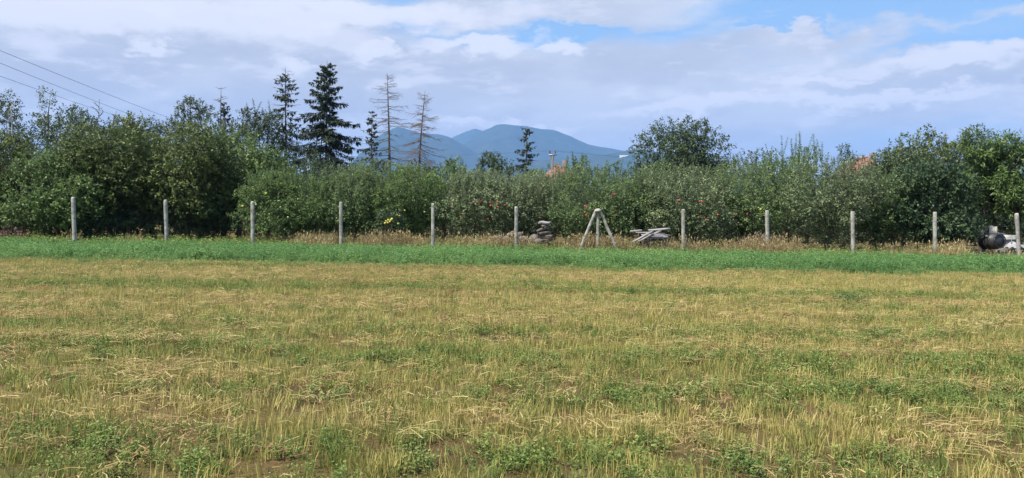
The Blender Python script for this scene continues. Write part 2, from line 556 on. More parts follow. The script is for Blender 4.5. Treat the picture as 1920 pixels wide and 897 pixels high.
def leaves(cen, d, nrm, ln, wd, fold=0.25, tip=0.0):
    """one folded, pointed quad per leaf: cen = stalk end, d = direction, nrm = upper side"""
    d = norm(d)
    s = norm(np.cross(d, nrm))
    u = np.cross(s, d)
    ln = np.broadcast_to(ln, (len(cen),))[:, None]
    wd = np.broadcast_to(wd, (len(cen),))[:, None]
    mid = cen + d * ln * 0.45
    v = np.stack([cen, mid + s * wd * 0.5 + u * wd * fold, cen + d * ln - u * ln * tip, mid - s * wd * 0.5 + u * wd * fold], 1)
    f = np.arange(len(cen) * 4).reshape(-1, 4)
    return v.reshape(-1, 3), f


def rand_dir(rng, n):
    return norm(rng.normal(size=(n, 3)))


def curve(a, b, rng, bend=0.12, n=6, up=0.0):
    a, b = np.array(a, float), np.array(b, float)
    t = np.linspace(0, 1, n)[:, None]
    L = np.linalg.norm(b - a)
    off = rng.normal(size=3) * bend * L
    off[2] += up * L
    return a + (b - a) * t + off * (np.sin(t * PI)) + rng.normal(size=(n, 3)) * 0.012 * L * (t > 0) * (t < 1)


def clump_leaves(rng, cen, out, m, twig, leaf_l, leaf_w, droop=0.0, flat=0.6, upward=0.4, bias=0.0):
    """m leaves along a twig at every clump; returns verts, faces, tint"""
    n = len(cen)
    td = norm(out * 0.8 + np.array([0, 0, upward]) + rng.normal(size=(n, 3)) * 0.55)
    s = rng.random((n, m)) ** 0.8
    pos = cen[:, None] + td[:, None] * (s[..., None] * twig) + rng.normal(size=(n, m, 3)) * twig * 0.16
    ld = norm(td[:, None] * 0.5 + rng.normal(size=(n, m, 3)) * 0.75 + np.array([0, 0, -droop]))
    nn = norm(np.array([0, 0, flat]) + rng.normal(size=(n, m, 3)) * 0.45 + out[:, None] * 0.45)
    sz = rng.uniform(0.65, 1.2, (n, m))
    tint = np.clip(0.45 + bias + rng.normal(size=(n, 1)) * 0.19 + rng.normal(size=(n, m)) * 0.13, 0, 1)
    v, f = leaves(pos.reshape(-1, 3), ld.reshape(-1, 3), nn.reshape(-1, 3), (sz * leaf_l).ravel(), (sz * leaf_w).ravel())
    return v, f, np.repeat(tint.ravel(), 4)


def shoots(rng, base, n_leaf, length, leaf_l, leaf_w, droop=0.1, lean=0.16):
    """upright leafy shoots; returns leaf arrays and the stem curves"""
    vs, fs, ts, stems, off = [], [], [], [], 0
    for b in base:
        L = length * rng.uniform(0.55, 1.25)
        d = norm(np.array([rng.normal() * lean, rng.normal() * lean, 1.0]))
        k_ = max(6, int(n_leaf * L / length))
        s = np.linspace(0.12, 1, k_) + rng.normal(size=k_) * 0.02
        pos = b + d * (s * L)[:, None]
        ang = np.arange(k_) * 2.4 + rng.random() * 6
        rad = np.stack([np.cos(ang), np.sin(ang), np.zeros(k_)], -1)
        ld = norm(rad * 0.85 + np.array([0, 0, 0.55 - droop]) + rng.normal(size=(k_, 3)) * 0.2)
        v, f = leaves(pos, ld, norm(np.array([0, 0, 1.0]) - rad * 0.2 + rng.normal(size=(k_, 3)) * .2), leaf_l * (1.08 - 0.45 * s) * rng.uniform(.8, 1.2, k_), leaf_w * (1.08 - 0.45 * s), tip=droop * .6)
        vs.append(v); fs.append(f + off); off += len(v)
        ts.append(np.repeat(np.clip(0.55 + 0.2 * s + rng.normal(size=k_) * 0.12, 0, 1), 4))
        sd = np.array([0.006, 0.0, 0.0]); e = b + d * L; b0 = b - d * 0.15
        vs.append(np.array([b0 - sd, b0 + sd, e + sd * .4, e - sd * .4])); fs.append(np.array([[0, 1, 2, 3]]) + off); off += 4
        ts.append(np.full(4, .3))
    return vs, fs, ts, stems


APPLE_ME = {}


def apple_mesh(kind):
    if kind not in APPLE_ME:
        prof = [(0.0, 0.030), (0.016, 0.040), (0.036, 0.034), (0.048, 0.010), (0.046, -0.016), (0.032, -0.038), (0.012, -0.042), (0.0, -0.036)]
        sd = 10
        v = [[r * math.cos(2 * PI * j / sd), r * math.sin(2 * PI * j / sd), z] for r, z in prof for j in range(sd)]
        f = [[i * sd + j, i * sd + (j + 1) % sd, (i + 1) * sd + (j + 1) % sd, (i + 1) * sd + j][::-1] for i in range(len(prof) - 1) for j in range(sd)]
        APPLE_ME[kind] = mesh('apple', v, f, M[kind + '_apple'], smooth=True)
    return APPLE_ME[kind]


def tree(name, label, cat, group, px, Y, top, hw, mat, leaf=(0.085, 0.05), n=16000, seed=0, bot=0.35, n_shoot=0,
         shoot_len=0.7, lobes=14, lobe_r=(0.30, 0.50), bark='bark', trunk_r=0.07, fork=0.25, droop=0.15, depth=0.85,
         apples=(), m=14, twig=0.24, fill=0.55, flat=0.6, trunk_h=None, lean=0.0, limbs_show=False, squash=1.0, shell=0.5, boxy=2.7, skirt=0.95, tone=0.0):
    tone = tone + (np.random.default_rng(seed + 5).random() - .5) * .22
    rng = np.random.default_rng(seed + 1000)
    x0 = X(px, Y)
    base = np.array([x0, Y, float(ground_z(np.array(x0), np.array(float(Y))))])
    H = P(px, top, Y)[2] - base[2]
    W = hw / FPX * Y
    zb = bot if bot > 1 else bot * 1.0
    cz, rz = (H + zb) / 2, (H - zb) / 2
    ctr = np.array([lean, 0, cz])
    rad = np.array([W, W * depth, rz])
    # lobes make the outline uneven
    dirs = rand_dir(rng, lobes)
    dirs = dirs / (np.sum(np.abs(dirs) ** boxy, 1) ** (1 / boxy))[:, None]
    dirs[: lobes // 3, 2] = -np.abs(dirs[: lobes // 3, 2]) * skirt
    lr = rng.uniform(*lobe_r, lobes)
    lc = ctr + dirs * rad * (1.02 - lr)[:, None] * rng.uniform(0.8, 1.0, (lobes, 1))
    lrad = lr[:, None] * np.array([W, W * depth, min(rz, W * 1.25) * squash]) * rng.uniform(0.85, 1.15, (lobes, 3))
    main = fill
    if main > 0:
        lc = np.concatenate([lc, [ctr]]); lrad = np.concatenate([lrad, [rad * main * 1.15]])
    w = (lrad[:, 0] * lrad[:, 2]); w = w / w.sum()
    nc = max(20, n // m)
    which = rng.choice(len(lc), nc, p=w)
    d = rand_dir(rng, nc)
    rr = 1 - np.abs(rng.normal(size=nc)) * shell * 0.6
    rr = np.clip(rr, 0.05, 1.08)
    d2 = d / (np.sum(np.abs(d) ** 2.6, 1) ** (1 / 2.6))[:, None]
    cen = lc[which] + d2 * rr[:, None] * lrad[which]
    up_ = cen[:, 2] > cz
    zt = np.percentile(cen[:, 2], 99.4)
    cen[up_, 2] = cz + (cen[up_, 2] - cz) * (H - 0.1 - cz) / (zt - cz)
    cen[:, 0] = lean + (cen[:, 0] - lean) * W / np.percentile(np.abs(cen[:, 0] - lean), 98.5)
    ok = cen[:, 2] > 0.12
    cen, d = cen[ok], d[ok]
    outw = norm(d + (cen - ctr) / rad * 0.7)
    v, f, t = clump_leaves(rng, cen, outw, m, twig, leaf[0], leaf[1], droop, flat, bias=(rng.normal(size=len(lc)) * .17)[which[ok]][:, None] + tone)
    vs, fs, ts, off = [v], [f], [t], len(v)
    stems = []
    if n_shoot:
        a = rng.random(n_shoot) * 2 * PI
        q = np.sqrt(rng.random(n_shoot)) * 0.95
        bx, by = np.cos(a) * q, np.sin(a) * q
        bz = cz + rz * np.sqrt(np.clip(1 - q ** 2, 0, 1)) * 0.9 - 0.2
        sb = np.stack([bx * W + lean, by * W * depth, bz], -1)
        v2, f2, t2, stems = shoots(rng, sb, int(52 * shoot_len), shoot_len, leaf[0] * 1.1, leaf[1] * 0.95, droop * 0.8)
        for a_, b_, c_ in zip(v2, f2, t2):
            vs.append(a_); fs.append(b_ + off); ts.append(c_)
        off += sum(len(a_) for a_ in v2)
    root = empty(name, base)
    tag(root, label, cat, group)
    crown = link('crown', mesh('crown', np.concatenate(vs), np.concatenate(fs), mat, {'tint': np.concatenate(ts)}), root)
    # trunk and limbs
    tb = MB()
    th = trunk_h or max(zb + 0.2, H * fork)
    top_pt = np.array([lean * 0.4 + rng.normal() * 0.05, rng.normal() * 0.05, th])
    tp = curve((0, 0, -0.1), top_pt, rng, 0.04, 7)
    tb.tube(tp, np.linspace(trunk_r * 1.25, trunk_r * 0.85, 7), 8)
    crown_top = ctr + np.array([rng.normal() * W * 0.1, 0, rz * 0.75])
    tb.tube(curve(top_pt - [0, 0, 0.1], crown_top, rng, 0.05, 8), np.linspace(trunk_r * 0.8, trunk_r * 0.15, 8), 7)
    for c_ in lc[:lobes]:
        s_ = rng.uniform(0.0, 0.45)
        st = top_pt + (crown_top - top_pt) * s_
        lim = curve(st, c_, rng, 0.08, 6, -0.04)
        tb.tube(lim, np.linspace(trunk_r * 0.5 * (1 - s_ * .5), trunk_r * 0.10, 6), 5, cap=False)
        for _ in range(2):
            e = c_ + rand_dir(rng, 1)[0] * lrad[0] * 0.7
            tb.tube(curve(lim[4], e, rng, 0.1, 4), np.linspace(trunk_r * 0.18, trunk_r * 0.05, 4), 4, cap=False)
    tb.build('trunk', M[bark], root, smooth=True)
    for (ax, ay, kind) in apples:
        for it in range(1):
            # hang it in the front of the crown, where the photograph shows it
            yy = Y - rad[1] * 0.8
            for _ in range(3):
                p = P(ax, ay, yy) - base
                e = np.clip(1 - ((p[0] - ctr[0]) / rad[0]) ** 2 - ((p[2] - ctr[2]) / rad[2]) ** 2, 0.03, 1)
                yy = base[1] - rad[1] * math.sqrt(e) * 0.96
            p = P(ax, ay, yy) - base
            o = link('apple', apple_mesh(kind), root, p)
            s_ = rng.uniform(.72, .98)
            o.scale = (s_, s_, s_)
            o.rotation_euler = (rng.uniform(-.5, .5), rng.uniform(-.5, .5), rng.uniform(0, 6))
    return root


def conifer(name, label, cat, group, px, Y, top, hw, seed, dead=0.0, bark='bark', base_bare=0.05, step=0.34, dens=1.0,
            taper=0.85, twigs=True, mat='needle', droop=0.35, sparse_top=0.0, irregular=0.25, twiglen=0.34, wood=1.0):
    """spruce: whorls of drooping boughs with hanging sprays; dead = share of boughs with no needles"""
    rng = np.random.default_rng(seed + 7000)
    x0 = X(px, Y)
    base = np.array([x0, Y, float(gz(np.array(x0), Y))])
    H = P(px, top, Y)[2] - base[2]
    Rb = hw / FPX * Y
    root = empty(name, base)
    tag(root, label, cat, group)
    tr = MB()
    r0 = 0.011 * H + 0.03
    lean = rng.normal(size=2) * 0.022 * H
    def axis(z):
        return np.array([lean[0] * (z / H) ** 2, lean[1] * (z / H) ** 2, z])
    tr.tube([axis(z) - [0, 0, 0.1 if z == 0 else 0] for z in np.linspace(0, H, 14)], np.linspace(r0, 0.012, 14), 7)
    br = MB()
    vs, fs, ts, off = [], [], [], 0
    z = H * base_bare + 0.3
    while z < H - 0.25:
        u = (H - z) / H
        L0 = Rb * min(1.0, (u / 0.86)) ** taper + 0.10
        nb = rng.integers(5, 8)
        a0 = rng.random() * 6.28
        for b_ in range(nb):
            if rng.random() < 0.05 + .20 * irregular: continue
            a = a0 + b_ * 6.283 / nb + rng.normal() * 0.2
            L = L0 * np.clip(rng.normal(0.88, irregular * 0.6), 0.3, 1.25)
            dh = np.array([math.cos(a), math.sin(a), 0])
            s = np.linspace(0, 1, 6)
            dp = droop * rng.uniform(.55, 1.5)
            dr = dp * (0.25 + 1.0 * min(1, u * 1.6)) - 0.28 * (1 - min(1, u * 3))
            zz = -dr * L * (s ** 1.1) + 0.38 * dp * L * s ** 3
            zj = min(H - .12, z + rng.uniform(-.6, .6) * step)
            pts = axis(zj) + dh * (s * L)[:, None] + np.array([0, 0, 1.0]) * zz[:, None]
            pts[1:-1] += rng.normal(size=(4, 3)) * 0.02 * L
            br.tube(pts, np.linspace(0.010 + 0.010 * L, 0.005, 6) * wood, 4 if dead else 3, cap=False)
            isdead = rng.random() < dead
            if sparse_top and u < 0.45 and rng.random() < sparse_top: isdead = True
            k_ = max(4, int(L / 0.11 * dens))
            sp = np.clip(np.sort(rng.random(k_)) * 0.9 + 0.12, 0, 1)
            pp = np.stack([np.interp(sp, s, pts[:, i]) for i in range(3)], -1)
            side = np.array([-dh[1], dh[0], 0])
            if isdead:
                if twigs:
                    for q in range(0, k_, 2):
                        sg = 1 if rng.random() < .5 else -1
                        tl = twiglen * 1.2 * (1.15 - 0.6 * sp[q]) * rng.uniform(.5, 1.2) * min(1, L)
                        e = pp[q] + (dh * 0.55 + side * sg * 0.7 + np.array([0, 0, rng.uniform(-.6, .2)])) * tl
                        br.tube([pp[q], e], [0.007 * wood, 0.004 * wood], 3, cap=False)
                continue
            tl = twiglen * (1.15 - 0.55 * sp) * min(1.2, 0.5 + L * 0.4)
            for sg in (-1, 1, 0, 0.0):
                rr = rng.uniform(0.7, 1.25, k_)
                if sg == 0:
                    dd = dh * 0.25 + np.array([0, 0, -0.9]) + rng.normal(size=(k_, 3)) * 0.28
                    l_ = tl * rr * 0.95
                else:
                    dd = dh * 0.6 + side * sg * 0.75 + np.array([0, 0, -0.28]) + rng.normal(size=(k_, 3)) * 0.2
                    l_ = tl * rr
                v, f = leaves(pp + rng.normal(size=(k_, 3)) * 0.02, dd, np.array([0, 0, 1.0]) + rng.normal(size=(k_, 3)) * 0.5, l_, 0.085 * rr, 0.3)
                vs.append(v); fs.append(f + off); off += len(v)
                ts.append(np.repeat(np.clip(0.42 + rng.normal(size=k_) * 0.2 + 0.15 * sp, 0, 1), 4))
            v, f = leaves(pts[4:5], dh[None] + [[0, 0, 0.1]], np.array([[0, 0, 1.0]]), np.array([L * .25 + .12]), np.array([0.10]))
            vs.append(v); fs.append(f + off); off += len(v); ts.append(np.full(4, 0.6))
        z += step * (0.55 + 0.6 * u) * rng.uniform(0.8, 1.2)
    tr.build('trunk', M[bark], root, smooth=True)
    br.build('branches', M[bark], root)
    if vs:
        link('crown', mesh('crown', np.concatenate(vs), np.concatenate(fs), M[mat], {'tint': np.concatenate(ts)}), root)
    return root


def bare_tree(name, label, cat, group, px, Y, top, hw, seed, bark='dead_wood', trunk_r=0.07, n=24, start=0.35, up=0.9):
    """leafless twiggy top"""
    rng = np.random.default_rng(seed + 300)
    x0 = X(px, Y)
    base = np.array([x0, Y, float(gz(np.array(x0), Y))])
    H = P(px, top, Y)[2] - base[2]
    W = hw / FPX * Y
    root = empty(name, base); tag(root, label, cat, group)
    t = MB()
    tip = np.array([rng.normal() * W * .2, 0, H])
    ax = curve((0, 0, -.1), tip, rng, 0.03, 10)
    t.tube(ax, np.linspace(trunk_r, 0.012, 10), 7)
    t.build('trunk', M[bark], root, smooth=True)
    b = MB()
    for i in range(n):
        s = rng.uniform(start, 0.95)
        p = np.array([np.interp(s, np.linspace(0, 1, 10), ax[:, k_]) for k_ in range(3)])
        a = rng.random() * 6.28
        L = W * (1.25 - s) * rng.uniform(.7, 1.3) * 1.3
        e = p + np.array([math.cos(a), math.sin(a), up * rng.uniform(.4, 1.2)]) * L
        c_ = curve(p, e, rng, 0.08, 5)
        b.tube(c_, np.linspace(0.028, 0.010, 5), 4, cap=False)
        for q in range(5):
            st = c_[rng.integers(1, 5)]
            e2 = st + norm(rng.normal(size=3) * .8 + np.array([math.cos(a), math.sin(a), .6])) * L * rng.uniform(.2, .5)
            b.tube([st, (st + e2) / 2 + rng.normal(size=3) * .03, e2], [0.012, .010, 0.007], 3, cap=False)
    b.build('branches', M[bark], root)
    return root


# ------------------------------------------------------------------ scattered field plants (stuff)
def tuft_collection(name, builder, count, mat):
    col = bpy.data.collections.new(name)
    for i in range(count):
        v, f, t = builder(np.random.default_rng(hash(name) % 1000 + i if False else len(name) * 31 + i))
        o = bpy.data.objects.new('%s_%02d' % (name, i), mesh(name, v, f, mat, {'tint': t}))
        col.objects.link(o)
    return col


def scatter(name, label, col, count, pts, rotz, scl, patch, seed=0, tilt=0.12):
    rng = np.random.default_rng(seed)
    n = len(pts)
    me = bpy.data.meshes.new(name)
    me.vertices.add(n)
    me.vertices.foreach_set('co', np.asarray(pts, np.float32).ravel())
    rot = np.stack([rng.normal(size=n) * tilt, rng.normal(size=n) * tilt, rotz], -1)
    a = me.attributes.new('rot', 'FLOAT_VECTOR', 'POINT'); a.data.foreach_set('vector', rot.astype(np.float32).ravel())
    a = me.attributes.new('scl', 'FLOAT', 'POINT'); a.data.foreach_set('value', np.asarray(scl, np.float32))
    a = me.attributes.new('patch', 'FLOAT', 'POINT'); a.data.foreach_set('value', np.asarray(patch, np.float32))
    a = me.attributes.new('idx', 'INT', 'POINT'); a.data.foreach_set('value', rng.integers(0, count, n).astype(np.int32))
    o = link(name, me)
    ng = bpy.data.node_groups.new(name, 'GeometryNodeTree')
    ng.interface.new_socket('Geometry', in_out='INPUT', socket_type='NodeSocketGeometry')
    ng.interface.new_socket('Geometry', in_out='OUTPUT', socket_type='NodeSocketGeometry')
    N, L = ng.nodes, ng.links
    gi, go = N.new('NodeGroupInput'), N.new('NodeGroupOutput')
    ci = N.new('GeometryNodeCollectionInfo')
    ci.inputs['Collection'].default_value = col
    ci.inputs['Separate Children'].default_value = True
    ci.inputs['Reset Children'].default_value = True
    ip = N.new('GeometryNodeInstanceOnPoints')
    ip.inputs['Pick Instance'].default_value = True
    mp = N.new('GeometryNodeMeshToPoints')
    L.new(gi.outputs[0], mp.inputs['Mesh'])
    L.new(mp.outputs[0], ip.inputs['Points'])
    L.new(ci.outputs[0], ip.inputs['Instance'])
    for nm, dt, sock in (('rot', 'FLOAT_VECTOR', 'Rotation'), ('scl', 'FLOAT', 'Scale'), ('idx', 'INT', 'Instance Index')):
        na = N.new('GeometryNodeInputNamedAttribute'); na.data_type = dt
        na.inputs['Name'].default_value = nm
        out = [s_ for s_ in na.outputs if s_.enabled and s_.name == 'Attribute'][0]
        L.new(out, ip.inputs[sock])
    L.new(ip.outputs[0], go.inputs[0])
    md = o.modifiers.new('scatter', 'NODES'); md.node_group = ng
    tag(o, label, None, None, 'stuff')
    return o


def blades(rng, n, rad, h, w, lean=0.25, seg=2):
    """upright thin blades: two quads each, bending"""
    b = np.stack([rng.normal(size=n) * rad * .55, rng.normal(size=n) * rad * .55, np.full(n, -0.01)], -1)
    hh = h * rng.uniform(0.5, 1.15, n)
    a = rng.random(n) * 6.283
    dl = np.stack([np.cos(a), np.sin(a), np.zeros(n)], -1) * (rng.random(n) ** 1.5 * lean)[:, None]
    p1 = b + (np.array([0, 0, 1.0]) + dl * .6) * hh[:, None] * .5
    p2 = p1 + norm(np.array([0, 0, 1.0]) + dl * 2.0) * hh[:, None] * .5
    a2 = rng.random(n) * 6.283
    s = np.stack([np.cos(a2), np.sin(a2), np.zeros(n)], -1) * (w * rng.uniform(.7, 1.3, n))[:, None] * .5
    v = np.stack([b - s, b + s, p1 + s * .85, p1 - s * .85, p2 + s * .35, p2 - s * .35], 1)
    o = np.arange(n)[:, None] * 6
    f = np.concatenate([o + [0, 1, 2, 3], o + [3, 2, 4, 5]])
    t = np.repeat(rng.uniform(0.05, 0.85, n), 6)
    return v.reshape(-1, 3), f, t


def stubble_tuft(rng):
    return blades(rng, 26, 0.11, 0.12, 0.0060, 0.40)


def grass_tuft(rng):
    return blades(rng, 34, 0.10, 0.17, 0.006, 0.7)


def weed_tuft(rng, stems=10, h=0.115, rad=0.12, ll=0.024, lw=0.014, per=13, up=.5):
    vs, fs, ts, off = [], [], [], 0
    for _ in range(stems):
        b = np.array([rng.normal() * rad * .55, rng.normal() * rad * .55, 0])
        d = norm(np.array([rng.normal() * .35, rng.normal() * .35, 1.0]))
        L = h * rng.uniform(.55, 1.15)
        s = rng.random(per) ** .7
        pos = b + d * (s * L)[:, None] + rng.normal(size=(per, 3)) * 0.012
        a = rng.random(per) * 6.283
        r_ = np.stack([np.cos(a), np.sin(a), rng.uniform(-.2, .7, per)], -1)
        z = rng.uniform(.7, 1.25, per)
        v, f = leaves(pos, r_, np.array([0, 0, 1.0]) + rng.normal(size=(per, 3)) * .4, ll * z, lw * z, .12)
        vs.append(v); fs.append(f + off); off += len(v)
        ts.append(np.repeat(np.clip(.30 + .3 * s + rng.normal(size=per) * .15, 0, 1), 4))
        sd = np.array([0.0016, 0, 0])
        e = b + d * L
        vs.append(np.array([b - sd, b + sd, e + sd * .5, e - sd * .5])); fs.append(np.array([[0, 1, 2, 3]]) + off); off += 4
        ts.append(np.full(4, .35))
    return np.concatenate(vs), np.concatenate(fs), np.concatenate(ts)


def alfalfa_tuft(rng):
    return weed_tuft(rng, 9, 0.42, 0.17, 0.048, 0.022, 20)


def straw_tuft(rng, n=20, spread=0.20, ln=0.18):
    c = np.stack([rng.normal(size=n) * spread, rng.normal(size=n) * spread * .35, rng.uniform(0.015, 0.10, n)], -1)
    a = rng.normal(size=n) * 0.45 + (rng.random(n) < .15) * 1.2
    d = np.stack([np.cos(a), np.sin(a), rng.normal(size=n) * .10], -1)
    L = ln * rng.uniform(.35, 1.25, n)[:, None]
    s = norm(np.cross(d, np.array([0, 0, 1.0]) + rng.normal(size=(n, 3)) * .3)) * 0.0024
    mid = c + np.stack([rng.normal(size=n) * .01, rng.normal(size=n) * .015, rng.uniform(0, .02, n)], -1)
    v = np.stack([c - d * L * .5 - s, c - d * L * .5 + s, mid + s, mid - s, c + d * L * .5 + s, c + d * L * .5 - s], 1)
    o = np.arange(n)[:, None] * 6
    f = np.concatenate([o + [0, 1, 2, 3], o + [3, 2, 4, 5]])
    return v.reshape(-1, 3), f, np.repeat(rng.uniform(.1, .8, n), 6)


def litter_tuft(rng):
    return straw_tuft(rng, 26, 0.16, 0.10)


def dry_tuft(rng):
    v, f, t = blades(rng, 22, 0.16, 0.62, 0.009, 0.45)
    # seed heads
    k_ = 7
    i = rng.choice(22, k_, False)
    tipp = v.reshape(-1, 6, 3)[i, 4]
    v2, f2 = leaves(tipp, norm(np.array([0, 0, 1.0]) + rng.normal(size=(k_, 3)) * .4), rng.normal(size=(k_, 3)), 0.11, 0.03)
    return np.concatenate([v, v2]), np.concatenate([f, f2 + len(v)]), np.concatenate([t, np.full(len(v2), .5)])
# ------------------------------------------------------------------ the mown field
rng = np.random.default_rng(4)


def field_points(density, y0, y1, seed, spread=0.86, pad=3.0):
    r = np.random.default_rng(seed)
    A = 0
    n = int(density * (y1 - y0) * (2 * spread * (y0 + y1) / 2 + 2 * pad))
    y = np.sqrt(r.random(n) * ((y1 + 2) ** 2 - (y0 + 2) ** 2) + (y0 + 2) ** 2) - 2
    x = r.uniform(-1, 1, n) * (spread * y + pad)
    return x, y, r


def row(y, c, w):
    return np.exp(-((y - c) / w) ** 2)


def greenness(x, y):
    """0 = dry stubble, 1 = green regrowth; mowing rows run along x"""
    yw = y + (fbm(x * .15, y * .3, 71) - .5) * 1.2
    right = np.clip(x / (0.65 * y + .1), -1, 1)
    g = 0.29 + .28 * np.sin(yw * 2 * PI / 1.75 + fbm(x * .1, y * .1, 67) * 5) * np.clip(fbm(x * .12, y * .6, 68) * 2.4 - .4, 0, 1) + (fbm(x * .28, y * 1.3, 61) - .5) * 1.0
    g = g + .30 * row(yw, 15.4, .8) * (fbm(x * .2, y, 66) > .46) + .22 * row(yw, 9.9, .6) + .42 * row(yw, 7.9, .55) * (.55 + .45 * right) \
        + .34 * row(yw, 6.2, .5) * (.45 + .55 * right) + .12 * row(yw, 5.0, .5) * (.3 + .7 * right)
    g = g + .16 * right * row(y, 6.5, 2.2) - .10 * np.clip((y - 15) / 4, 0, 1) - .12 * row(yw, 12.8, 1.4)
    return np.clip(g, 0, 1)


FIELD0, FIELD1 = 2.6, 21.9


def zz(x, y):
    return ground_z(x, y)


def pt(x, y, dz=0.0):
    return np.stack([x, y, zz(x, y) + dz], -1)


NT = 10
c_st = tuft_collection('stubble_tuft', stubble_tuft, NT, M['stubble'])
c_gr = tuft_collection('grass_tuft', grass_tuft, NT, M['weed'])
c_we = tuft_collection('weed_tuft', weed_tuft, NT, M['weed'])
c_al = tuft_collection('alfalfa_tuft', alfalfa_tuft, NT, M['alfalfa'])
c_sw = tuft_collection('straw_tuft', straw_tuft, NT, M['straw'])
c_li = tuft_collection('litter_tuft', litter_tuft, NT, M['straw'])
c_dr = tuft_collection('dry_tuft', dry_tuft, NT, M['dry_grass'])

# standing stubble, denser where dry
x, y, r = field_points(78, FIELD0, FIELD1 + .3, 11)
y = np.round(y / 0.17) * 0.17 + r.normal(size=len(y)) * .028     # drilled rows
g = greenness(x, y)
k_ = r.random(len(x)) < (1.0 - .42 * g) * np.clip(fbm(x * 2.2, y * 3.0, 83) * 3.2 - .75, .12, 1)
x, y, g = x[k_], y[k_], g[k_]
n = len(x)
scatter('stubble', 'dry upright stubble stems over the mown field', c_st, NT, pt(x, y), r.random(n) * 6.28,
        r.uniform(.7, 1.25, n) * (0.8 + .35 * fbm(x * .4, y, 81)), r.normal(size=n) * .10 - .30 * g + .22 * (fbm(x * .5, y * 1.4, 82) - .35), 1)
# green regrowth
x, y, r = field_points(62, FIELD0, FIELD1, 12)
g = greenness(x, y)
k_ = r.random(len(x)) < (.10 + 1.0 * g ** 1.3) * np.clip(fbm(x * 1.8, y * 2.4, 84) * 3 - .65, .2, 1) * np.clip(.55 + y / 20, 0, 1)
x, y, g = x[k_], y[k_], g[k_]
n = len(x)
scatter('clover_regrowth', 'low green leafy regrowth between the stubble', c_we, NT, pt(x, y), r.random(n) * 6.28,
        r.uniform(.55, 1.2, n) * (.6 + .55 * g), r.normal(size=n) * .12 + .14 - .40 * (g - .3), 2)
x, y, r = field_points(16, FIELD0, FIELD1, 13)
g = greenness(x, y)
k_ = r.random(len(x)) < .15 + .7 * g
x, y, g = x[k_], y[k_], g[k_]
n = len(x)
scatter('field_grass', 'short green and yellowing grass blades in the stubble', c_gr, NT, pt(x, y), r.random(n) * 6.28,
        r.uniform(.5, 1.15, n), r.normal(size=n) * .14 + .22 - .2 * g, 3)
# lying straw, thick in the rows the mower left
x, y, r = field_points(24, FIELD0, FIELD1 + .4, 14)
yw = y + (fbm(x * .12, y * .2, 91) - .5) * .9
rows = sum(row(yw, c, w) * a for c, w, a in ((13.4, .14, 1), (12.1, .14, .9), (9.15, .16, .8), (7.25, .15, .8), (5.75, .14, .6), (17.0, .16, .8), (19.3, .18, .8), (21.6, .22, .9), (10.6, .12, .5)))
rows = rows * np.clip(fbm(x * .3, y * .1, 92) * 3.0 - .8, 0, 1)
k_ = r.random(len(x)) < .03 + .12 * (1 - greenness(x, y)) * np.clip(y / 9, .35, 1) + rows
x, y, rows = x[k_], y[k_], rows[k_]
n = len(x)
scatter('loose_straw', 'loose straw lying in rows on the mown field', c_sw, NT, pt(x, y, .01), r.normal(size=n) * .45,
        r.uniform(.6, 1.2, n), r.normal(size=n) * .14 + .06 - .1 * rows, 4, .06)
x, y, r = field_points(30, FIELD0, FIELD1 + .2, 15)
pz = fbm(x * .45, y * 1.2, 95)
k_ = r.random(len(x)) < np.clip(pz * 2.6 - .95, .05, 1) * (1 - .7 * greenness(x, y)) * np.clip(y / 11, .3, 1)
x, y, pz = x[k_], y[k_], pz[k_]
n = len(x)
scatter('straw_litter', 'short broken straw litter matted between the stubble', c_li, NT, pt(x, y, .005), r.random(n) * 6.28,
        r.uniform(.7, 1.3, n), r.normal(size=n) * .12 - .12 + (fbm(x * .3, y * .8, 96) - .5) * .9, 8, .06)

for i, (px, Y, hgt, wid, n_, lab) in enumerate([
    (1600, 14.2, .22, .34, 26, 'dark green weed clump standing out in the stubble at the right'),
    (1005, 16.6, .16, .30, 18, 'small green weed clump in the middle of the far stubble'),
]):
    rr = np.random.default_rng(700 + i)
    xx = X(px, Y)
    v, f, t = weed_tuft(rr, n_ * 2, hgt, wid, .034, .021, 16)
    root = empty('weed_clump', (xx, Y, float(ground_z(np.array(xx), np.array(Y))))); tag(root, lab, 'weed', 'weed clumps in the stubble')
    link('foliage', mesh('foliage', v, f, M['clump_leaf'], {'tint': t}), root)

# ------------------------------------------------------------------ alfalfa strip
r = np.random.default_rng(21)
n = 22500
x = r.uniform(-27, 27, n)
y = r.uniform(20.0, 28.0, n)
front = 21.2 + (fbm(x * .5, x * 0 + 3, 31) - .5) * 1.5 + r.normal(size=n) * .32
back = 27.65 + (fbm(x * .6, x * 0 + 9, 32) - .5) * 1.0 - .25 * (x > 9) * (x < 13)
k_ = (y > front) & (y < back)
x, y, front = x[k_], y[k_], front[k_]
n = len(x)
s_ = r.uniform(.65, 1.05, n) * (.72 + .5 * fbm(x * .8, y * .8, 33)) * np.clip(.35 + (y - front) * .5, .3, 1)
scatter('alfalfa', 'strip of lush green alfalfa between stubble and fence', c_al, NT, pt(x, y), r.random(n) * 6.28, s_,
        r.normal(size=n) * .07 + (fbm(x * .4, y * .9, 34) - .5) * .7 + .30 * np.clip(1 - (y - front) / 1.5, 0, 1), 5, .14)

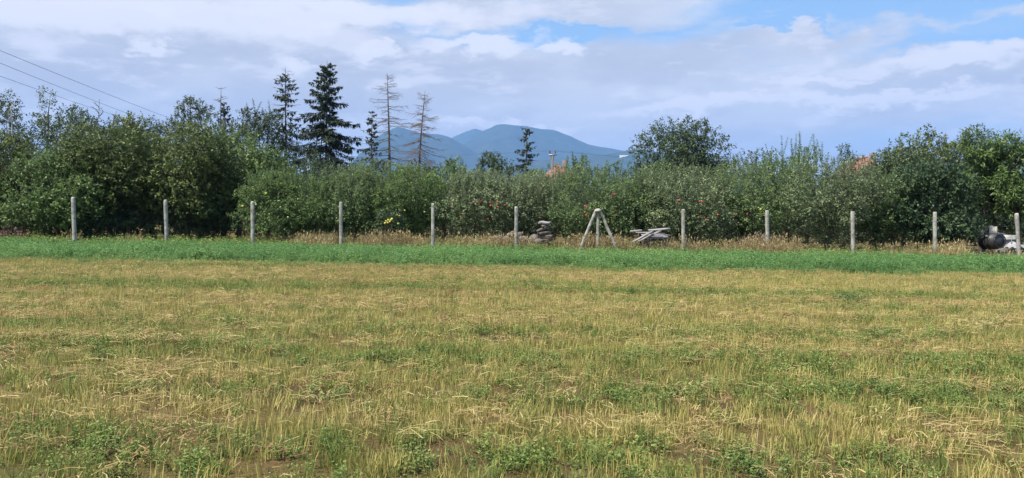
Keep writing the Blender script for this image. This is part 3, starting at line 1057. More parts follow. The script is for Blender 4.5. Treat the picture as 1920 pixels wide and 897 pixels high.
# ------------------------------------------------------------------ dry grass along the fence
n = 9000
x = r.uniform(-26, 26, n)
y = np.where(r.random(n) < .12, r.uniform(27.2, 28.2, n), 28.1 + np.abs(r.normal(size=n)) * .85)
amount = fbm(x * .35, x * 0 + 1.5, 41)
left = np.clip((x + 13.5) / 3, 0.05, 1)
junk = (x > .575 * y) & (x < .66 * y)
k_ = (r.random(n) < np.clip(amount * 4.2 - 1.65, .07, 1) * left * np.where(junk, .18, 1)) & (y < 30.5)
x, y, amount, left, junk = x[k_], y[k_], amount[k_], left[k_], junk[k_]
n = len(x)
scatter('dry_grass', 'tan dead grass and stalks along the foot of the fence', c_dr, NT, pt(x, y), r.random(n) * 6.28,
        r.uniform(.5, 1.15, n) * (.50 + 1.0 * amount) * np.where(junk, .6, 1), r.normal(size=n) * .14 + (fbm(x * .5, y, 42) - .45) * 1.1, 6, .12)
# weeds below the orchard
n = 5000
x = r.uniform(-26, 26, n); y = 27.2 + r.random(n) ** 1.4 * 7
k_ = ~((x > .575 * y) & (x < .66 * y)); x, y = x[k_], y[k_]; n = len(x)
scatter('orchard_weeds', 'rank weeds growing under the orchard trees', c_we, NT, pt(x, y), r.random(n) * 6.28,
        r.uniform(1.5, 3.4, n), r.normal(size=n) * .2 - .1, 7, .15)

# ------------------------------------------------------------------ fence posts
def fence_y(px):
    return 27.4 + 1.2 * px / 1920


def post_mesh(seed, w=0.112, h=1.84):
    rr = np.random.default_rng(seed)
    zs = np.array([-.35, .0, .3, .6, .9, 1.2, 1.5, h - .05, h])
    sc = np.array([1, 1, 1, .99, .98, .97, .96, .95, .78]) * w / 2
    c_ = 0.28
    ring = np.array([[1, 1 - c_], [1 - c_, 1], [-1 + c_, 1], [-1, 1 - c_], [-1, -1 + c_], [-1 + c_, -1], [1 - c_, -1], [1, -1 + c_]])
    v = np.concatenate([np.concatenate([ring * s + rr.normal(size=(8, 2)) * .0028, np.full((8, 1), z) + rr.normal(size=(8, 1)) * .006 * (z > 1.7)], 1) for z, s in zip(zs, sc)])
    v = np.concatenate([v, [[0, 0, h + .008]]])
    m_ = len(zs)
    f = [[i * 8 + j, i * 8 + (j + 1) % 8, (i + 1) * 8 + (j + 1) % 8, (i + 1) * 8 + j] for i in range(m_ - 1) for j in range(8)]
    f += [[m_ * 8, (m_ - 1) * 8 + j, (m_ - 1) * 8 + (j + 1) % 8, -1] for j in range(8)]
    return mesh('fence_post', v, f, M['concrete'])


POSTS = [  # pixel x at the foot, pixel y of the top, lean, label
    (139, 370, -.02, 'leftmost grey concrete fence post, in front of broad leafy trees'),
    (312, 375, -.005, 'patchy grey concrete fence post in front of the tall olive green tree'),
    (473, 378, .0, 'pale concrete fence post beside yellow apples, left of the dry grass gap'),
    (639, 379, .0, 'concrete fence post beside the dark opening between two apple trees'),
    (811, 382, .005, 'concrete fence post right of the shrub with bright yellow fruit'),
    (968, 388, .0, 'concrete fence post in front of the rubble and the grey tree with red apples'),
    (1282, 393, -.012, 'concrete fence post just right of the pile of grey boards'),
    (1441, 395, -.02, 'concrete fence post beside the pinkish heap of dry brush'),
    (1601, 397, -.01, 'concrete fence post below the pale tree, left of the dark glossy tree'),
    (1755, 398, -.02, 'concrete fence post under the dark glossy tree, second from the right edge'),
    (1914, 400, -.075, 'leaning concrete fence post at the right edge beside the white plastic sheet'),
]
for i, (px, top, lean, lab) in enumerate(POSTS):
    Y = fence_y(px)
    xx = X(px, Y)
    z0 = float(ground_z(np.array(xx), np.array(Y)))
    o = link('fence_post', post_mesh(i, h=P(px, top, Y)[2] - z0), None, (xx, Y, z0))
    o.rotation_euler = (rng.normal() * .015, lean, rng.normal() * .12)
    tag(o, lab, 'fence post', 'concrete posts along the orchard fence')

# braced corner post: an upright with two raking struts and a cap
Y = fence_y(1121)
xx = X(1121, Y); z0 = float(ground_z(np.array(xx), np.array(Y)))
bp = empty('braced_fence_post', (xx, Y, z0))
tag(bp, 'concrete fence post with two slanting struts forming a tall tripod', 'fence post')
hh = P(1121, 396, Y)[2] - z0
up = link('post', post_mesh(50, .112, hh), bp)
for sgn, foot in ((-1, 1080), (1, 1163)):
    fx = X(foot - sgn * 1, Y) - xx
    ang = math.atan2(fx - sgn * .09, hh - .02)
    L = math.hypot(fx - sgn * .09, hh - .02)
    o = link('strut', post_mesh(51 + sgn, .10, L + .02), bp, (fx, -.11, 0))
    o.rotation_euler = (R(-2.5), -ang, 0)
cap = MB()
cap.tube([(0, -.05, hh - .03), (0, -.05, hh + .03), (0, -.05, hh + .075), (0, -.05, hh + .09)], [.135, .13, .08, .02], 9)
cap.build('cap', M['concrete'], bp)

# ------------------------------------------------------------------ rubble, boards and brush behind the fence
def box_thing(name, label, cat, group, cen, size, rot, mat, bev=0.012, seed=0, warp=.01):
    rr = np.random.default_rng(seed + 40)
    sx, sy, sz = np.array(size) / 2
    b = min(bev, sx * .4, sz * .4)
    ring = np.array([[sy - b, -sz], [sy, -sz + b], [sy, sz - b], [sy - b, sz], [-sy + b, sz], [-sy, sz - b], [-sy, -sz + b], [-sy + b, -sz]])
    xs = np.linspace(-sx, sx, 5)
    v = np.concatenate([np.concatenate([np.full((8, 1), x_) + rr.normal(size=(8, 1)) * warp * (abs(x_) == sx), ring * rr.uniform(.93, 1.04) + rr.normal(size=2) * warp * .6], 1) for x_ in xs])
    f = [[i * 8 + j, i * 8 + (j + 1) % 8, (i + 1) * 8 + (j + 1) % 8, (i + 1) * 8 + j][::-1] for i in range(4) for j in range(8)]
    v = np.concatenate([v, [[-sx, 0, 0], [sx, 0, 0]]])
    f += [[40, j, (j + 1) % 8, -1] for j in range(8)]
    f += [[41, 32 + (j + 1) % 8, 32 + j, -1] for j in range(8)]
    o = link(name, mesh(name, v, np.array(f)[:, :4], mat), None, cen)
    o.rotation_euler = rot
    tag(o, label, cat, group)
    return o


YP = 29.3
def at(px, py, Y=YP):
    return P(px, py, Y)


G1 = 'grey boards in the loose pile'
for i, (a, b, w, t, dy, lab) in enumerate([
    ((1195, 452), (1250, 450), .22, .05, .10, 'lowest grey board lying flat at the bottom of the board pile'),
    ((1212, 446), (1252, 445), .24, .07, -.05, 'thick pale board lying in the lower right of the board pile'),
    ((1202, 441), (1258, 441), .20, .035, .12, 'long grey board with a slanted right end in the board pile'),
    ((1192, 436), (1246, 438), .18, .04, .30, 'grey board in the middle layer of the board pile'),
    ((1182, 434), (1204, 432), .16, .04, .45, 'short pale board sticking out at the left of the board pile'),
    ((1216, 432), (1256, 429), .20, .05, .25, 'pale board lying on top of the board pile'),
    ((1186, 454), (1224, 434), .10, .045, -.22, 'narrow board leaning down to the left off the board pile'),
    ((1200, 452), (1238, 433), .13, .03, -.14, 'wider board leaning on the front of the board pile'),
]):
    p, q = at(*a, YP + dy), at(*b, YP + dy)
    d = q - p
    rr_ = math.atan2(-d[2], d[0])
    box_thing('plank', lab, 'board', G1, (p + q) / 2, (np.linalg.norm(d), w, t), (R(10 if i < 6 else 25), rr_, rng.normal() * .1), M['plank'], seed=i)
# blocks that carry the pile
for i, (px, lab) in enumerate([(1210, 'left rough stone block carrying the board pile'), (1244, 'right rough stone block carrying the board pile')]):
    p = at(px, 460, YP + .1)
    box_thing('stone_block', lab, 'block', 'blocks under the boards', (p[0], p[1], p[2] - .02), (.30, .25, .30), (0, 0, rng.normal() * .3), M['rubble'], .03, 70 + i, .02)

# stack of broken slabs
YS = 29.6
for i, (px, py, wpx, ry, rz_, lab) in enumerate([
    (1023, 450, 30, .05, .2, 'bottom slab of the broken concrete slab stack'),
    (1025, 443, 26, -.06, -.3, 'second lowest slab of the broken concrete slab stack'),
    (1021, 436, 27, -.16, .25, 'tilted slab in the middle of the broken slab stack'),
    (1016, 430, 22, -.42, -.2, 'steeply tilted slab under the top of the slab stack'),
    (1025, 425, 25, .22, .3, 'slab sloping right near the top of the slab stack'),
    (1021, 418, 23, .10, -.2, 'topmost pale slab of the broken slab stack'),
]):
    p = at(px, py, YS)
    box_thing('concrete_slab', lab, 'slab', 'stacked broken slabs', p, (wpx / FPX * YS * .88, .30, .08), (R(6), ry, rz_), M['plank'] if i > 4 else M['rubble'], .007, 80 + i, .016)

# field stones
STONES = sorted([(936, 447, .13), (949, 449, .16), (957, 441, .10), (981, 449, .14), (993, 452, .12), (1003, 447, .15), (921, 452, .10), (973, 440, .11), (962, 437, .08), (1010, 453, .12)])
for i, (px, py, r_) in enumerate(STONES):
    rr = np.random.default_rng(400 + i)
    p = at(px, py, 29.4 + rr.uniform(-.2, .3))
    d = rand_dir(rr, 42)
    th = np.linspace(0, PI, 7); ph = np.arange(9) * 2 * PI / 9
    v = np.array([[math.sin(a) * math.cos(b), math.sin(a) * math.sin(b), math.cos(a)] for a in th for b in ph])
    planes = rand_dir(rr, 9)
    k_ = np.min(np.where(v @ planes.T > .15, rr.uniform(.7, 1, 9) / np.maximum(v @ planes.T, .15), 1.25), 1)
    v = v * np.clip(k_, .5, 1.2)[:, None] * r_ * np.array([1.3, 1, .85])
    f = [[i_ * 9 + j, (i_ + 1) * 9 + j, (i_ + 1) * 9 + (j + 1) % 9, i_ * 9 + (j + 1) % 9] for i_ in range(6) for j in range(9)]
    o = link('stone', mesh('stone', v, f, M['rubble']), None, p)
    tag(o, '%s rough pinkish grey stone from the left in the rubble' % ('first', 'second', 'third', 'fourth', 'fifth', 'sixth', 'seventh', 'eighth', 'ninth', 'tenth')[i], 'stone', 'rubble stones behind the fence')
# rubble core on the ground below the stones
for i, px in enumerate((928, 951, 976, 1001, 1028)):
    rr = np.random.default_rng(450 + i)
    p = at(px, 458, 29.5 + rr.uniform(-.2, .3)); p[2] = float(gz(np.array(p[0]), 0)) + .12
    box_thing('stone_block', '%s rough grey block from the left at the foot of the rubble' % ('first', 'second', 'third', 'fourth', 'fifth')[i], 'block', 'foot of the rubble', p, (rr.uniform(.25, .4), .28, .26),
              (rr.normal() * .2, rr.normal() * .2, rr.normal()), M['rubble'], .04, 460 + i, .03)


def brush_heap(px, Y, hw, hz, label, seed, stops):
    rr = np.random.default_rng(seed)
    mt = leaf_mat('dry_brush', stops, .15, .7)
    xx = X(px, Y); z0 = float(gz(np.array(xx), 0))
    root = empty('brush_heap', (xx, Y, z0)); tag(root, label, 'brush heap')
    n = 260
    d = rand_dir(rr, n); d[:, 2] = np.abs(d[:, 2])
    cen = d * np.array([hw, .5, hz]) * rr.uniform(.6, 1, n)[:, None]
    v, f, t = clump_leaves(rr, cen, d, 9, .16, .085, .05, .3)
    link('dead_leaves', mesh('dead_leaves', v, f, mt, {'tint': t}), root)
    s = MB()
    for _ in range(46):
        a = rr.random() * 6.28
        b = np.array([math.cos(a) * hw * .8, math.sin(a) * .45, rr.uniform(0, hz * .3)])
        e = b + np.array([rr.normal() * .35, rr.normal() * .2, rr.uniform(.1, hz)])
        s.tube(curve(b, e, rr, .1, 4), [.012, .01, .008, .004], 4, cap=False)
    s.build('twigs', M['dead_wood'], root)


brush_heap(1425, 30.0, .62, .85, 'heap of pinkish dry brush and dead leaves behind the fence', 5,
           [(0, (.10, .065, .055)), (.5, (.22, .155, .135)), (1, (.36, .27, .23))])
brush_heap(1138, 30.1, .55, .50, 'low reddish brush heap behind the struts of the braced post', 6,
           [(0, (.09, .05, .045)), (.5, (.18, .105, .09)), (1, (.28, .19, .16))])
brush_heap(25, 30.6, .9, .55, 'reddish brown brush under the trees at the left edge', 7,
           [(0, (.06, .035, .028)), (.5, (.12, .07, .055)), (1, (.20, .13, .10))])

# junk at the right
YJ = 30.6
sc_ = YJ / FPX
g_ = lambda px: float(gz(np.array(X(px, YJ)), 0))
# barrel on its side, open end to the field
p = at(1862, 453, YJ - .1)
bar = empty('barrel', (p[0], p[1], p[2])); tag(bar, 'black plastic barrel lying with its open end to the field', 'barrel')
b = MB()
prof = [(-.30, .05), (-.30, .22), (-.26, .245), (-.26, .29), (-.10, .305), (-.09, .325), (-.06, .305), (.12, .31), (.14, .33), (.17, .31), (.42, .29), (.46, .26), (.46, .02)]
b.tube([(0, s_, 0) for s_, _ in prof], [q for _, q in prof], 18, cap=False)
b.build('body', M['black_plastic'], bar, smooth=True)
bar.rotation_euler = (R(-6), 0, R(14))
b = MB(); th = np.linspace(0, 2 * PI, 19)
b.tube(np.stack([np.cos(th) * .27, np.full(19, -.315), np.sin(th) * .27], -1), .022, 6, cap=False)
b.build('rim', M['black_plastic'], bar, smooth=True)
p = at(1848, 441, YJ - .05)
box_thing('dark_board', 'dark board leaning upright against the left of the black barrel', 'board', None, p, (.13, .04, .62), (0, -.10, .2), M['black_plastic'], .01, 91)
# concrete tank with sheet lid behind it
p = at(1884, 450, YJ + .55)
tank = empty('concrete_tank', (p[0], p[1], g_(1884))); tag(tank, 'grey concrete tank with blue grey sheet lid behind the barrel', 'tank')
b = MB(); hz_ = P(1884, 441, YJ + .55)[2] - g_(1884)
b.box((-.42, -.3, -.05), (.34, .4, hz_))
b.build('tank_wall', M['concrete'], tank)
b = MB(); b.box((-.48, -.37, hz_ + .003), (.30, .5, hz_ + .05), rotm(R(14), 0, 0), (0, .5, hz_ + .003))
b.box((-.46, -.36, hz_ + .06), (.27, .48, hz_ + .085), rotm(R(20), R(3), R(2)), (0, .5, hz_ + .06))
b.build('lid', M['blue_sheet'], tank)
p = at(1862, 432, YJ + .7)
box_thing('pale_board', 'pale panel propped above the barrel beside the blue grey lid', 'board', None, p, (.34, .04, .34), (R(-20), .15, .1), M['beige_panel'], .01, 93)
p = at(1836, 445, YJ + .3)
box_thing('beige_board', 'beige board standing in the grass left of the barrel', 'board', None, p, (.34, .05, .36), (R(-8), .04, -.15), M['beige_panel'], .01, 94)
# crumpled white sheet
p = at(1902, 456, YJ - .1)
rr = np.random.default_rng(95)
ux, uy = np.meshgrid(np.linspace(-1, 1, 18), np.linspace(-1, 1, 12))
hz2 = np.exp(-(ux ** 2 * 1.4 + uy ** 2 * 1.8)) * .26 + (fbm(ux * 3 + 9, uy * 3 + 9, 96) - .5) * .22
v = np.stack([ux * .36 + (fbm(ux * 2 + 5, uy * 2 + 5, 98) - .5) * .2, uy * .3, hz2], -1).reshape(-1, 3)
i0 = (np.arange(11)[:, None] * 18 + np.arange(17)[None]).ravel()
sh = link('white_sheet', mesh('white_sheet', v, np.stack([i0, i0 + 1, i0 + 19, i0 + 18], -1), M['white_sheet']), None, (p[0], p[1], p[2] - .2))
sm_ = sh.modifiers.new('thickness', 'SOLIDIFY'); sm_.thickness = .006
tag(sh, 'crumpled white plastic sheet beside the leaning right fence post', 'sheet')
hp = MB()
th = np.linspace(.2, PI - .1, 12)
p2 = at(1899, 452, YJ - .15)
hp.tube(np.stack([np.cos(th) * .12 + .06, th * 0, np.sin(th) * .30], -1), .014, 6)
hp.build('hose_loop', M['white_sheet'], None, (p2[0], p2[1], p2[2] - .12), smooth=True)
tag(bpy.data.objects['hose_loop'], 'bent white hose standing up out of the crumpled plastic sheet', 'hose')
# ------------------------------------------------------------------ orchard row behind the fence
RA, YA, GA = 'red', 'yellow', 'green'
AG = 'apple trees of the front orchard row'
def apple(label, px, Y, top, hw, mat='apple_leaf', seed=0, **kw):
    a = dict(leaf=(.088, .05), n=21000, bot=.25, n_shoot=64, shoot_len=.6, lobes=14, lobe_r=(.28, .44), trunk_r=.075, m=13, twig=.22, fill=.55, squash=.9, boxy=2.3)
    a.update(kw)
    return tree('apple_tree', label, 'apple tree', AG, px, Y, top, hw, M[mat], seed=seed, **a)


apple('green apple tree with scattered yellow apples, left of the dark opening', 533, 31.2, 322, 88, 'fresh_leaf', 1,
      apples=[(499, 363, YA), (523, 377, GA), (526, 389, GA), (455, 387, YA), (480, 384, GA), (540, 408, GA), (505, 402, GA)])
apple('round green apple tree right of the dark opening, no fruit showing', 668, 31.4, 320, 58, 'apple_leaf', 2, apples=[(708, 367, RA)], n=15000)
apple('bushy green apple tree behind the post with bright yellow fruit at its left', 762, 31.6, 318, 80, 'fresh_leaf', 3,
      apples=[(759, 395, YA), (796, 398, GA)])
apple('grey green apple tree dotted with red apples, right of the yellow fruit', 908, 31.3, 325, 84, 'grey_apple_leaf', 4, bot=.25,
      apples=[(941, 371, RA), (921, 380, RA), (933, 379, RA), (932, 388, RA), (934, 389, RA), (920, 386, RA), (947, 385, RA), (865, 410, RA), (850, 379, RA), (895, 380, RA), (902, 378, RA), (915, 411, RA)])
apple('narrow grey green apple tree above the slab stack', 1000, 31.9, 330, 52, 'grey_apple_leaf', 5, bot=.12, n=13000,
      apples=[(968, 378, RA), (1009, 357, RA), (1015, 404, RA)])
apple('green apple tree behind the tripod shaped post, red apples at its edges', 1108, 31.3, 318, 84, 'apple_leaf', 6, bot=.12,
      apples=[(1148, 365, RA), (1152, 365, RA), (1097, 387, RA), (1100, 388, RA), (1097, 399, RA), (1099, 404, RA), (1154, 396, RA)])
apple('apple tree with dark trunk right behind the pile of grey boards', 1205, 32.0, 325, 60, 'apple_leaf', 7, bot=.85, n=14000,
      apples=[(1184, 377, RA), (1187, 380, RA), (1210, 415, RA), (1220, 382, RA)])
apple('pale green apple tree with red apples right of the board pile', 1298, 31.2, 318, 84, 'grey_apple_leaf', 8, bot=.12,
      apples=[(1272, 376, RA), (1275, 376, RA), (1312, 378, RA), (1316, 378, RA), (1358, 386, RA), (1346, 403, RA), (1324, 413, RA), (1310, 408, RA)])
apple('apple tree with tall upright shoots above the pinkish brush heap', 1410, 31.8, 318, 72, 'apple_leaf', 9, bot=.15, n_shoot=34, shoot_len=.8,
      apples=[(1380, 404, RA), (1401, 402, RA), (1426, 393, YA)])
apple('pale grey green apple tree between two posts, tallest of the front row', 1556, 31.4, 300, 88, 'grey_apple_leaf', 10, bot=.12, n=22000, n_shoot=36)
apple('apple tree with two yellow green apples beside the dark glossy tree', 1655, 31.8, 330, 62, 'apple_leaf', 11, bot=.15, n=14000,
      apples=[(1635, 382, GA), (1637, 395, GA), (1612, 388, GA)])
# small shrub with yellow fruit in front
tree('quince_shrub', 'small dark shrub with a bright cluster of yellow fruit by the fence', 'shrub', None, 735, 29.0, 398, 26, M['dark_leaf'], (.07, .045), 2600, 31,
     bot=.55, n_shoot=0, lobes=7, trunk_r=.05, m=10, twig=.16,
     apples=[(724, 415, YA), (728, 413, YA), (731, 416, YA), (727, 418, YA), (735, 411, YA), (744, 404, YA), (749, 405, YA), (722, 419, YA), (714, 420, YA), (733, 413, YA), (747, 420, GA)])

LG = 'broadleaf trees of the orchard'
def leafy(label, px, Y, top, hw, mat='olive_leaf', seed=0, name='broadleaf_tree', cat='tree', group=LG, **kw):
    a = dict(leaf=(.13, .072), n=19000, bot=.5, n_shoot=14, shoot_len=.6, lobes=18, lobe_r=(.24, .40), trunk_r=.10, m=12, twig=.30, fill=.6, squash=.8)
    a.update(kw)
    return tree(name, label, cat, group, px, Y, top, hw, M[mat], seed=seed, **a)


leafy('bright green broad leaved tree overhanging the leftmost post', 88, 31.6, 292, 95, 'fresh_leaf', 41, bot=.15, n=19000, apples=[(117, 374, YA)])
leafy('dark leafy tree filling the left edge of the orchard', -8, 32.5, 248, 95, 'olive_leaf', 42, bot=.5)
leafy('tall olive green tree between the two leftmost posts', 222, 33.2, 228, 105, 'olive_leaf', 43, bot=.45, n=30000)
leafy('spreading olive green tree right of the second post', 352, 33.0, 240, 92, 'olive_leaf', 44, bot=.45, n=27000)
leafy('dense green tree above the gap with tall dry grass', 448, 34.2, 252, 78, 'fresh_leaf', 45, bot=.5, n=22000)
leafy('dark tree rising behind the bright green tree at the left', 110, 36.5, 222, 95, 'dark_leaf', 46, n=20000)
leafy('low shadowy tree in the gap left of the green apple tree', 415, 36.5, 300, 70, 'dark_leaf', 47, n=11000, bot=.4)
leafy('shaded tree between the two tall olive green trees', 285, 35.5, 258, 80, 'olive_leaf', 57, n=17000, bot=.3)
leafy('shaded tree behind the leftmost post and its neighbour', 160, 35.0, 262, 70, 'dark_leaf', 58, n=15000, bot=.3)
leafy('dark glossy leaved tree with a wide crown near the right', 1752, 31.4, 312, 78, 'glossy_leaf', 48, bot=.35, n=22000, leaf=(.12, .07))
leafy('green tree behind the barrel with drooping leafy shoots above', 1838, 33.0, 246, 52, 'fresh_leaf', 49, bot=1.15, n=11000, leaf=(.20, .055), droop=.6, n_shoot=8, shoot_len=.7, fill=.45, lobe_r=(.2, .34), boxy=2.0)
leafy('green tree overhanging the leaning post at the right edge', 1912, 32.2, 256, 52, 'fresh_leaf', 50, bot=1.1, n=11000, leaf=(.19, .055), droop=.55, n_shoot=8, shoot_len=.7, fill=.5, lobe_r=(.2, .36), boxy=2.2)
leafy('yellowish green tree behind the dark glossy tree', 1765, 36.5, 262, 95, 'olive_leaf', 51, n=19000)
leafy('green bushy tree with poplar like shoots behind the pinkish heap', 1478, 35.5, 292, 68, 'fresh_leaf', 52, n=15000, n_shoot=18, shoot_len=1.3, leaf=(.09, .055))
leafy('tree with brownish green crown behind the pale front row tree', 1672, 40, 286, 62, 'olive_leaf', 53, n=12000)
leafy('tree filling the gap behind the apple tree at the right', 1690, 35.5, 290, 70, 'dark_leaf', 54, n=13000)
leafy('upright yellow green tree on the skyline at the right', 1725, 42, 250, 58, 'olive_leaf', 55, n=11000, lobe_r=(.2, .36), fill=.5)
leafy('dark tree crown at the far right behind the others', 1890, 39, 268, 90, 'dark_leaf', 56, n=14000)
# second row, mostly seen through the first
for i, (px, Y, top, hw, mt, lab) in enumerate([
    (590, 35.0, 318, 62, 'dark_leaf', 'second row apple tree behind the dark opening'),
    (715, 35.5, 308, 62, 'apple_leaf', 'second row apple tree behind the bushy tree with yellow fruit'),
    (835, 35.5, 318, 58, 'fresh_leaf', 'second row apple tree seen between grey and green front trees'),
    (960, 35.8, 322, 60, 'apple_leaf', 'second row apple tree behind the rubble'),
    (1060, 35.6, 318, 62, 'grey_apple_leaf', 'second row apple tree left of the tripod shaped post'),
    (1165, 35.8, 308, 60, 'fresh_leaf', 'second row apple tree with light tips right of the tripod shaped post'),
    (1250, 36.0, 312, 60, 'apple_leaf', 'second row apple tree below the big walnut crown'),
    (1362, 35.6, 306, 66, 'apple_leaf', 'second row apple tree right of the big walnut crown'),
    (505, 36.0, 308, 60, 'apple_leaf', 'second row apple tree behind the left green apple tree'),
]):
    apple(lab, px, Y, top, hw, mt, 60 + i, n=11000, n_shoot=20, bot=.25, leaf=(.095, .055))

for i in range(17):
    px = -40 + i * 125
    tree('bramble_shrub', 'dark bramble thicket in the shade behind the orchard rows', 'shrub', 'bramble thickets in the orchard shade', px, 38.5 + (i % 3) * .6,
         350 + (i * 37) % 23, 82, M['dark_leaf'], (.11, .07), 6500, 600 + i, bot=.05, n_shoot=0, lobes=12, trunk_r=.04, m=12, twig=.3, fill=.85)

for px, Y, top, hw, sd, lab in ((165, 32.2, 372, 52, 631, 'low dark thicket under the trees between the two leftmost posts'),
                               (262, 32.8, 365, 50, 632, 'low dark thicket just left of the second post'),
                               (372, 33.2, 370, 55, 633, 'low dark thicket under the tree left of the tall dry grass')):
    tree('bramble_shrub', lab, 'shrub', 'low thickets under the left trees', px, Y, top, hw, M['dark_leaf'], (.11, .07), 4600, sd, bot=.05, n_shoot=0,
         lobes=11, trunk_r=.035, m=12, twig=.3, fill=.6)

# ------------------------------------------------------------------ trees further back
BG = 'trees beyond the orchard'
leafy('airy pale barked tree with thin foliage at the left edge', 32, 46, 176, 34, 'far_leaf', 81, group=BG, n=2600, bot=3.2, bark='pale_bark', trunk_r=.10, lobes=9, fill=0, lobe_r=(.28, .45), n_shoot=0, leaf=(.12, .07), m=10, fork=.45, twig=.35)
leafy('airy tree with twisted dark top above the left trees', 92, 47, 170, 22, 'far_leaf', 82, group=BG, n=1500, bot=4.6, trunk_r=.09, lobes=7, fill=0, n_shoot=0, leaf=(.12, .07), m=10, fork=.5, twig=.35)
leafy('dark wide tree on the skyline at the left', 150, 44, 208, 62, 'dark_leaf', 83, group=BG, n=15000, bot=1.5, leaf=(.12, .07))
leafy('dark tree at the left edge behind the pale barked tree', -10, 48, 195, 60, 'far_leaf', 84, group=BG, n=12000, bot=1.0, leaf=(.13, .08))
leafy('rounded tree on the skyline below the power lines', 258, 45, 232, 48, 'olive_leaf', 85, group=BG, n=10000, bot=1.0)
leafy('dark tree filling the skyline dip behind the olive trees', 305, 46, 225, 40, 'dark_leaf', 86, group=BG, n=9000, bot=1.0)
leafy('open crowned tree with leaning top left of the spruces', 362, 50, 188, 40, 'far_leaf', 87, group=BG, n=5200, bot=4.0, leaf=(.15, .075), fill=.35, lobes=12, lobe_r=(.24, .4), trunk_r=.12, fork=.5)
leafy('upright grey green poplar left of the sparse spruce', 488, 50, 208, 40, 'far_leaf', 88, group=BG, n=12000, bot=1.5, n_shoot=22, shoot_len=1.3, leaf=(.13, .075))
leafy('dense tree below the poplar at the left of the spruces', 445, 44, 238, 50, 'olive_leaf', 89, group=BG, n=11000, bot=1.0)
leafy('dark tree behind the foot of the two spruces', 575, 52, 285, 75, 'dark_leaf', 90, group=BG, n=11000, bot=.4)
leafy('green tree below the dead spruces', 690, 48, 305, 80, 'dark_leaf', 91, group=BG, n=11000, bot=.4)
leafy('small bright green tree left of the small dark one under the mountains', 855, 52, 298, 22, 'fresh_leaf', 92, group=BG, n=2600, bot=1.8, fill=.4)
leafy('round dark tree below the mountain peak, left of the thin spruce', 925, 60, 288, 42, 'dark_leaf', 93, group=BG, n=9000, bot=.6, leaf=(.14, .085))
leafy('bushy green tree right of the utility pole', 1085, 48, 300, 30, 'fresh_leaf', 94, group=BG, n=5000, bot=.6, n_shoot=12, shoot_len=1.2)
leafy('big dark walnut tree with domed crown against the sky', 1278, 58, 232, 84, 'dark_leaf', 95, 'walnut_tree', 'walnut tree', None, n=36000, bot=1.6, leaf=(.17, .095), boxy=2.0,
      lobes=26, lobe_r=(.24, .38), fill=.8, n_shoot=0, trunk_r=.24, twig=.42, droop=.3, shell=.6)
leafy('tree with warm green crown right of the walnut tree', 1395, 47, 288, 62, 'olive_leaf', 96, group=BG, n=10000, bot=.4)
leafy('grey green tree with upright shoots above the pale apple tree', 1515, 46, 282, 50, 'fresh_leaf', 97, group=BG, n=9000, bot=.15, n_shoot=16, shoot_len=1.4)
leafy('small dark tree on the skyline left of the red roof', 1585, 52, 276, 28, 'dark_leaf', 98, group=BG, n=5000, bot=1.0)
leafy('brownish green tree on the skyline right of the red roof', 1665, 54, 280, 45, 'olive_leaf', 99, group=BG, n=7500, bot=.6)
leafy('green tree on the skyline left of the drooping shoots', 1790, 46, 262, 40, 'olive_leaf', 100, group=BG, n=7500, bot=.6)
leafy('low tree row end behind the second row near the pole', 1000, 52, 322, 40, 'olive_leaf', 101, group=BG, n=7500, bot=.3)
leafy('low dark tree behind the bushy green tree and the mountains foot', 1150, 52, 318, 60, 'dark_leaf', 102, group=BG, n=7500, bot=.3)
leafy('low dark tree behind the grey green apple tree', 880, 54, 318, 60, 'dark_leaf', 103, group=BG, n=7500, bot=.3)
leafy('low tree filling the gap left of the dead spruces', 790, 50, 312, 55, 'olive_leaf', 104, group=BG, n=7500, bot=.3)

SG = 'spruces behind the orchard'
conifer('spruce_tree', 'tall dense dark spruce, fullest and highest on the skyline', 'spruce', SG, 612, 58, 112, 90, 1, droop=.42, dens=1.3, irregular=.45, taper=.7, step=.38, twiglen=.42)
conifer('spruce_tree', 'thin topped spruce just left of the tallest spruce', 'spruce', SG, 537, 60, 127, 62, 2, dens=.8, sparse_top=.3, droop=.38, irregular=.5, step=.46, taper=.65, twiglen=.38)
conifer('spruce_tree', 'small half bare spruce left of the dead spruces', 'spruce', SG, 697, 55, 208, 46, 3, dead=.35, dens=.7, step=.4, irregular=.5)
conifer('spruce_tree', 'small spruce top poking out left of the poplar', 'spruce', SG, 430, 52, 190, 40, 4, dead=.1, dens=.8, sparse_top=.3, step=.4, irregular=.4)
conifer('spruce_tree', 'thin young spruce standing alone before the mountains', 'spruce', SG, 985, 56, 236, 50, 5, dens=.75, droop=.15, step=.5, taper=.75, irregular=.3, sparse_top=.1)
DG = 'dead bare spruces'
conifer('dead_spruce', 'tall bare grey dead spruce left of the mountain', 'dead tree', DG, 732, 56, 136, 58, 6, dead=1.0, bark='dead_wood', droop=.22, step=.52, irregular=.9, dens=3.2, wood=.9, taper=.5, twiglen=.5)
conifer('dead_spruce', 'shorter reddish dead spruce with drooping twigs beside the mountain', 'dead tree', DG, 783, 54, 170, 56, 7, dead=1.0, bark='red_dead_wood', droop=.62, step=.40, irregular=.8, dens=3.6, wood=.9, taper=.55, twiglen=.5)
conifer('dead_spruce', 'thin dead conifer tip right of the open crowned tree', 'dead tree', DG, 414, 50, 162, 30, 8, dead=1.0, bark='dead_wood', droop=-.1, step=.7, irregular=.6, wood=1.2, taper=.5)
bare_tree('bare_tree', 'leafless twiggy tree top on the skyline at the left', 'bare tree', None, 188, 46, 186, 26, 1)
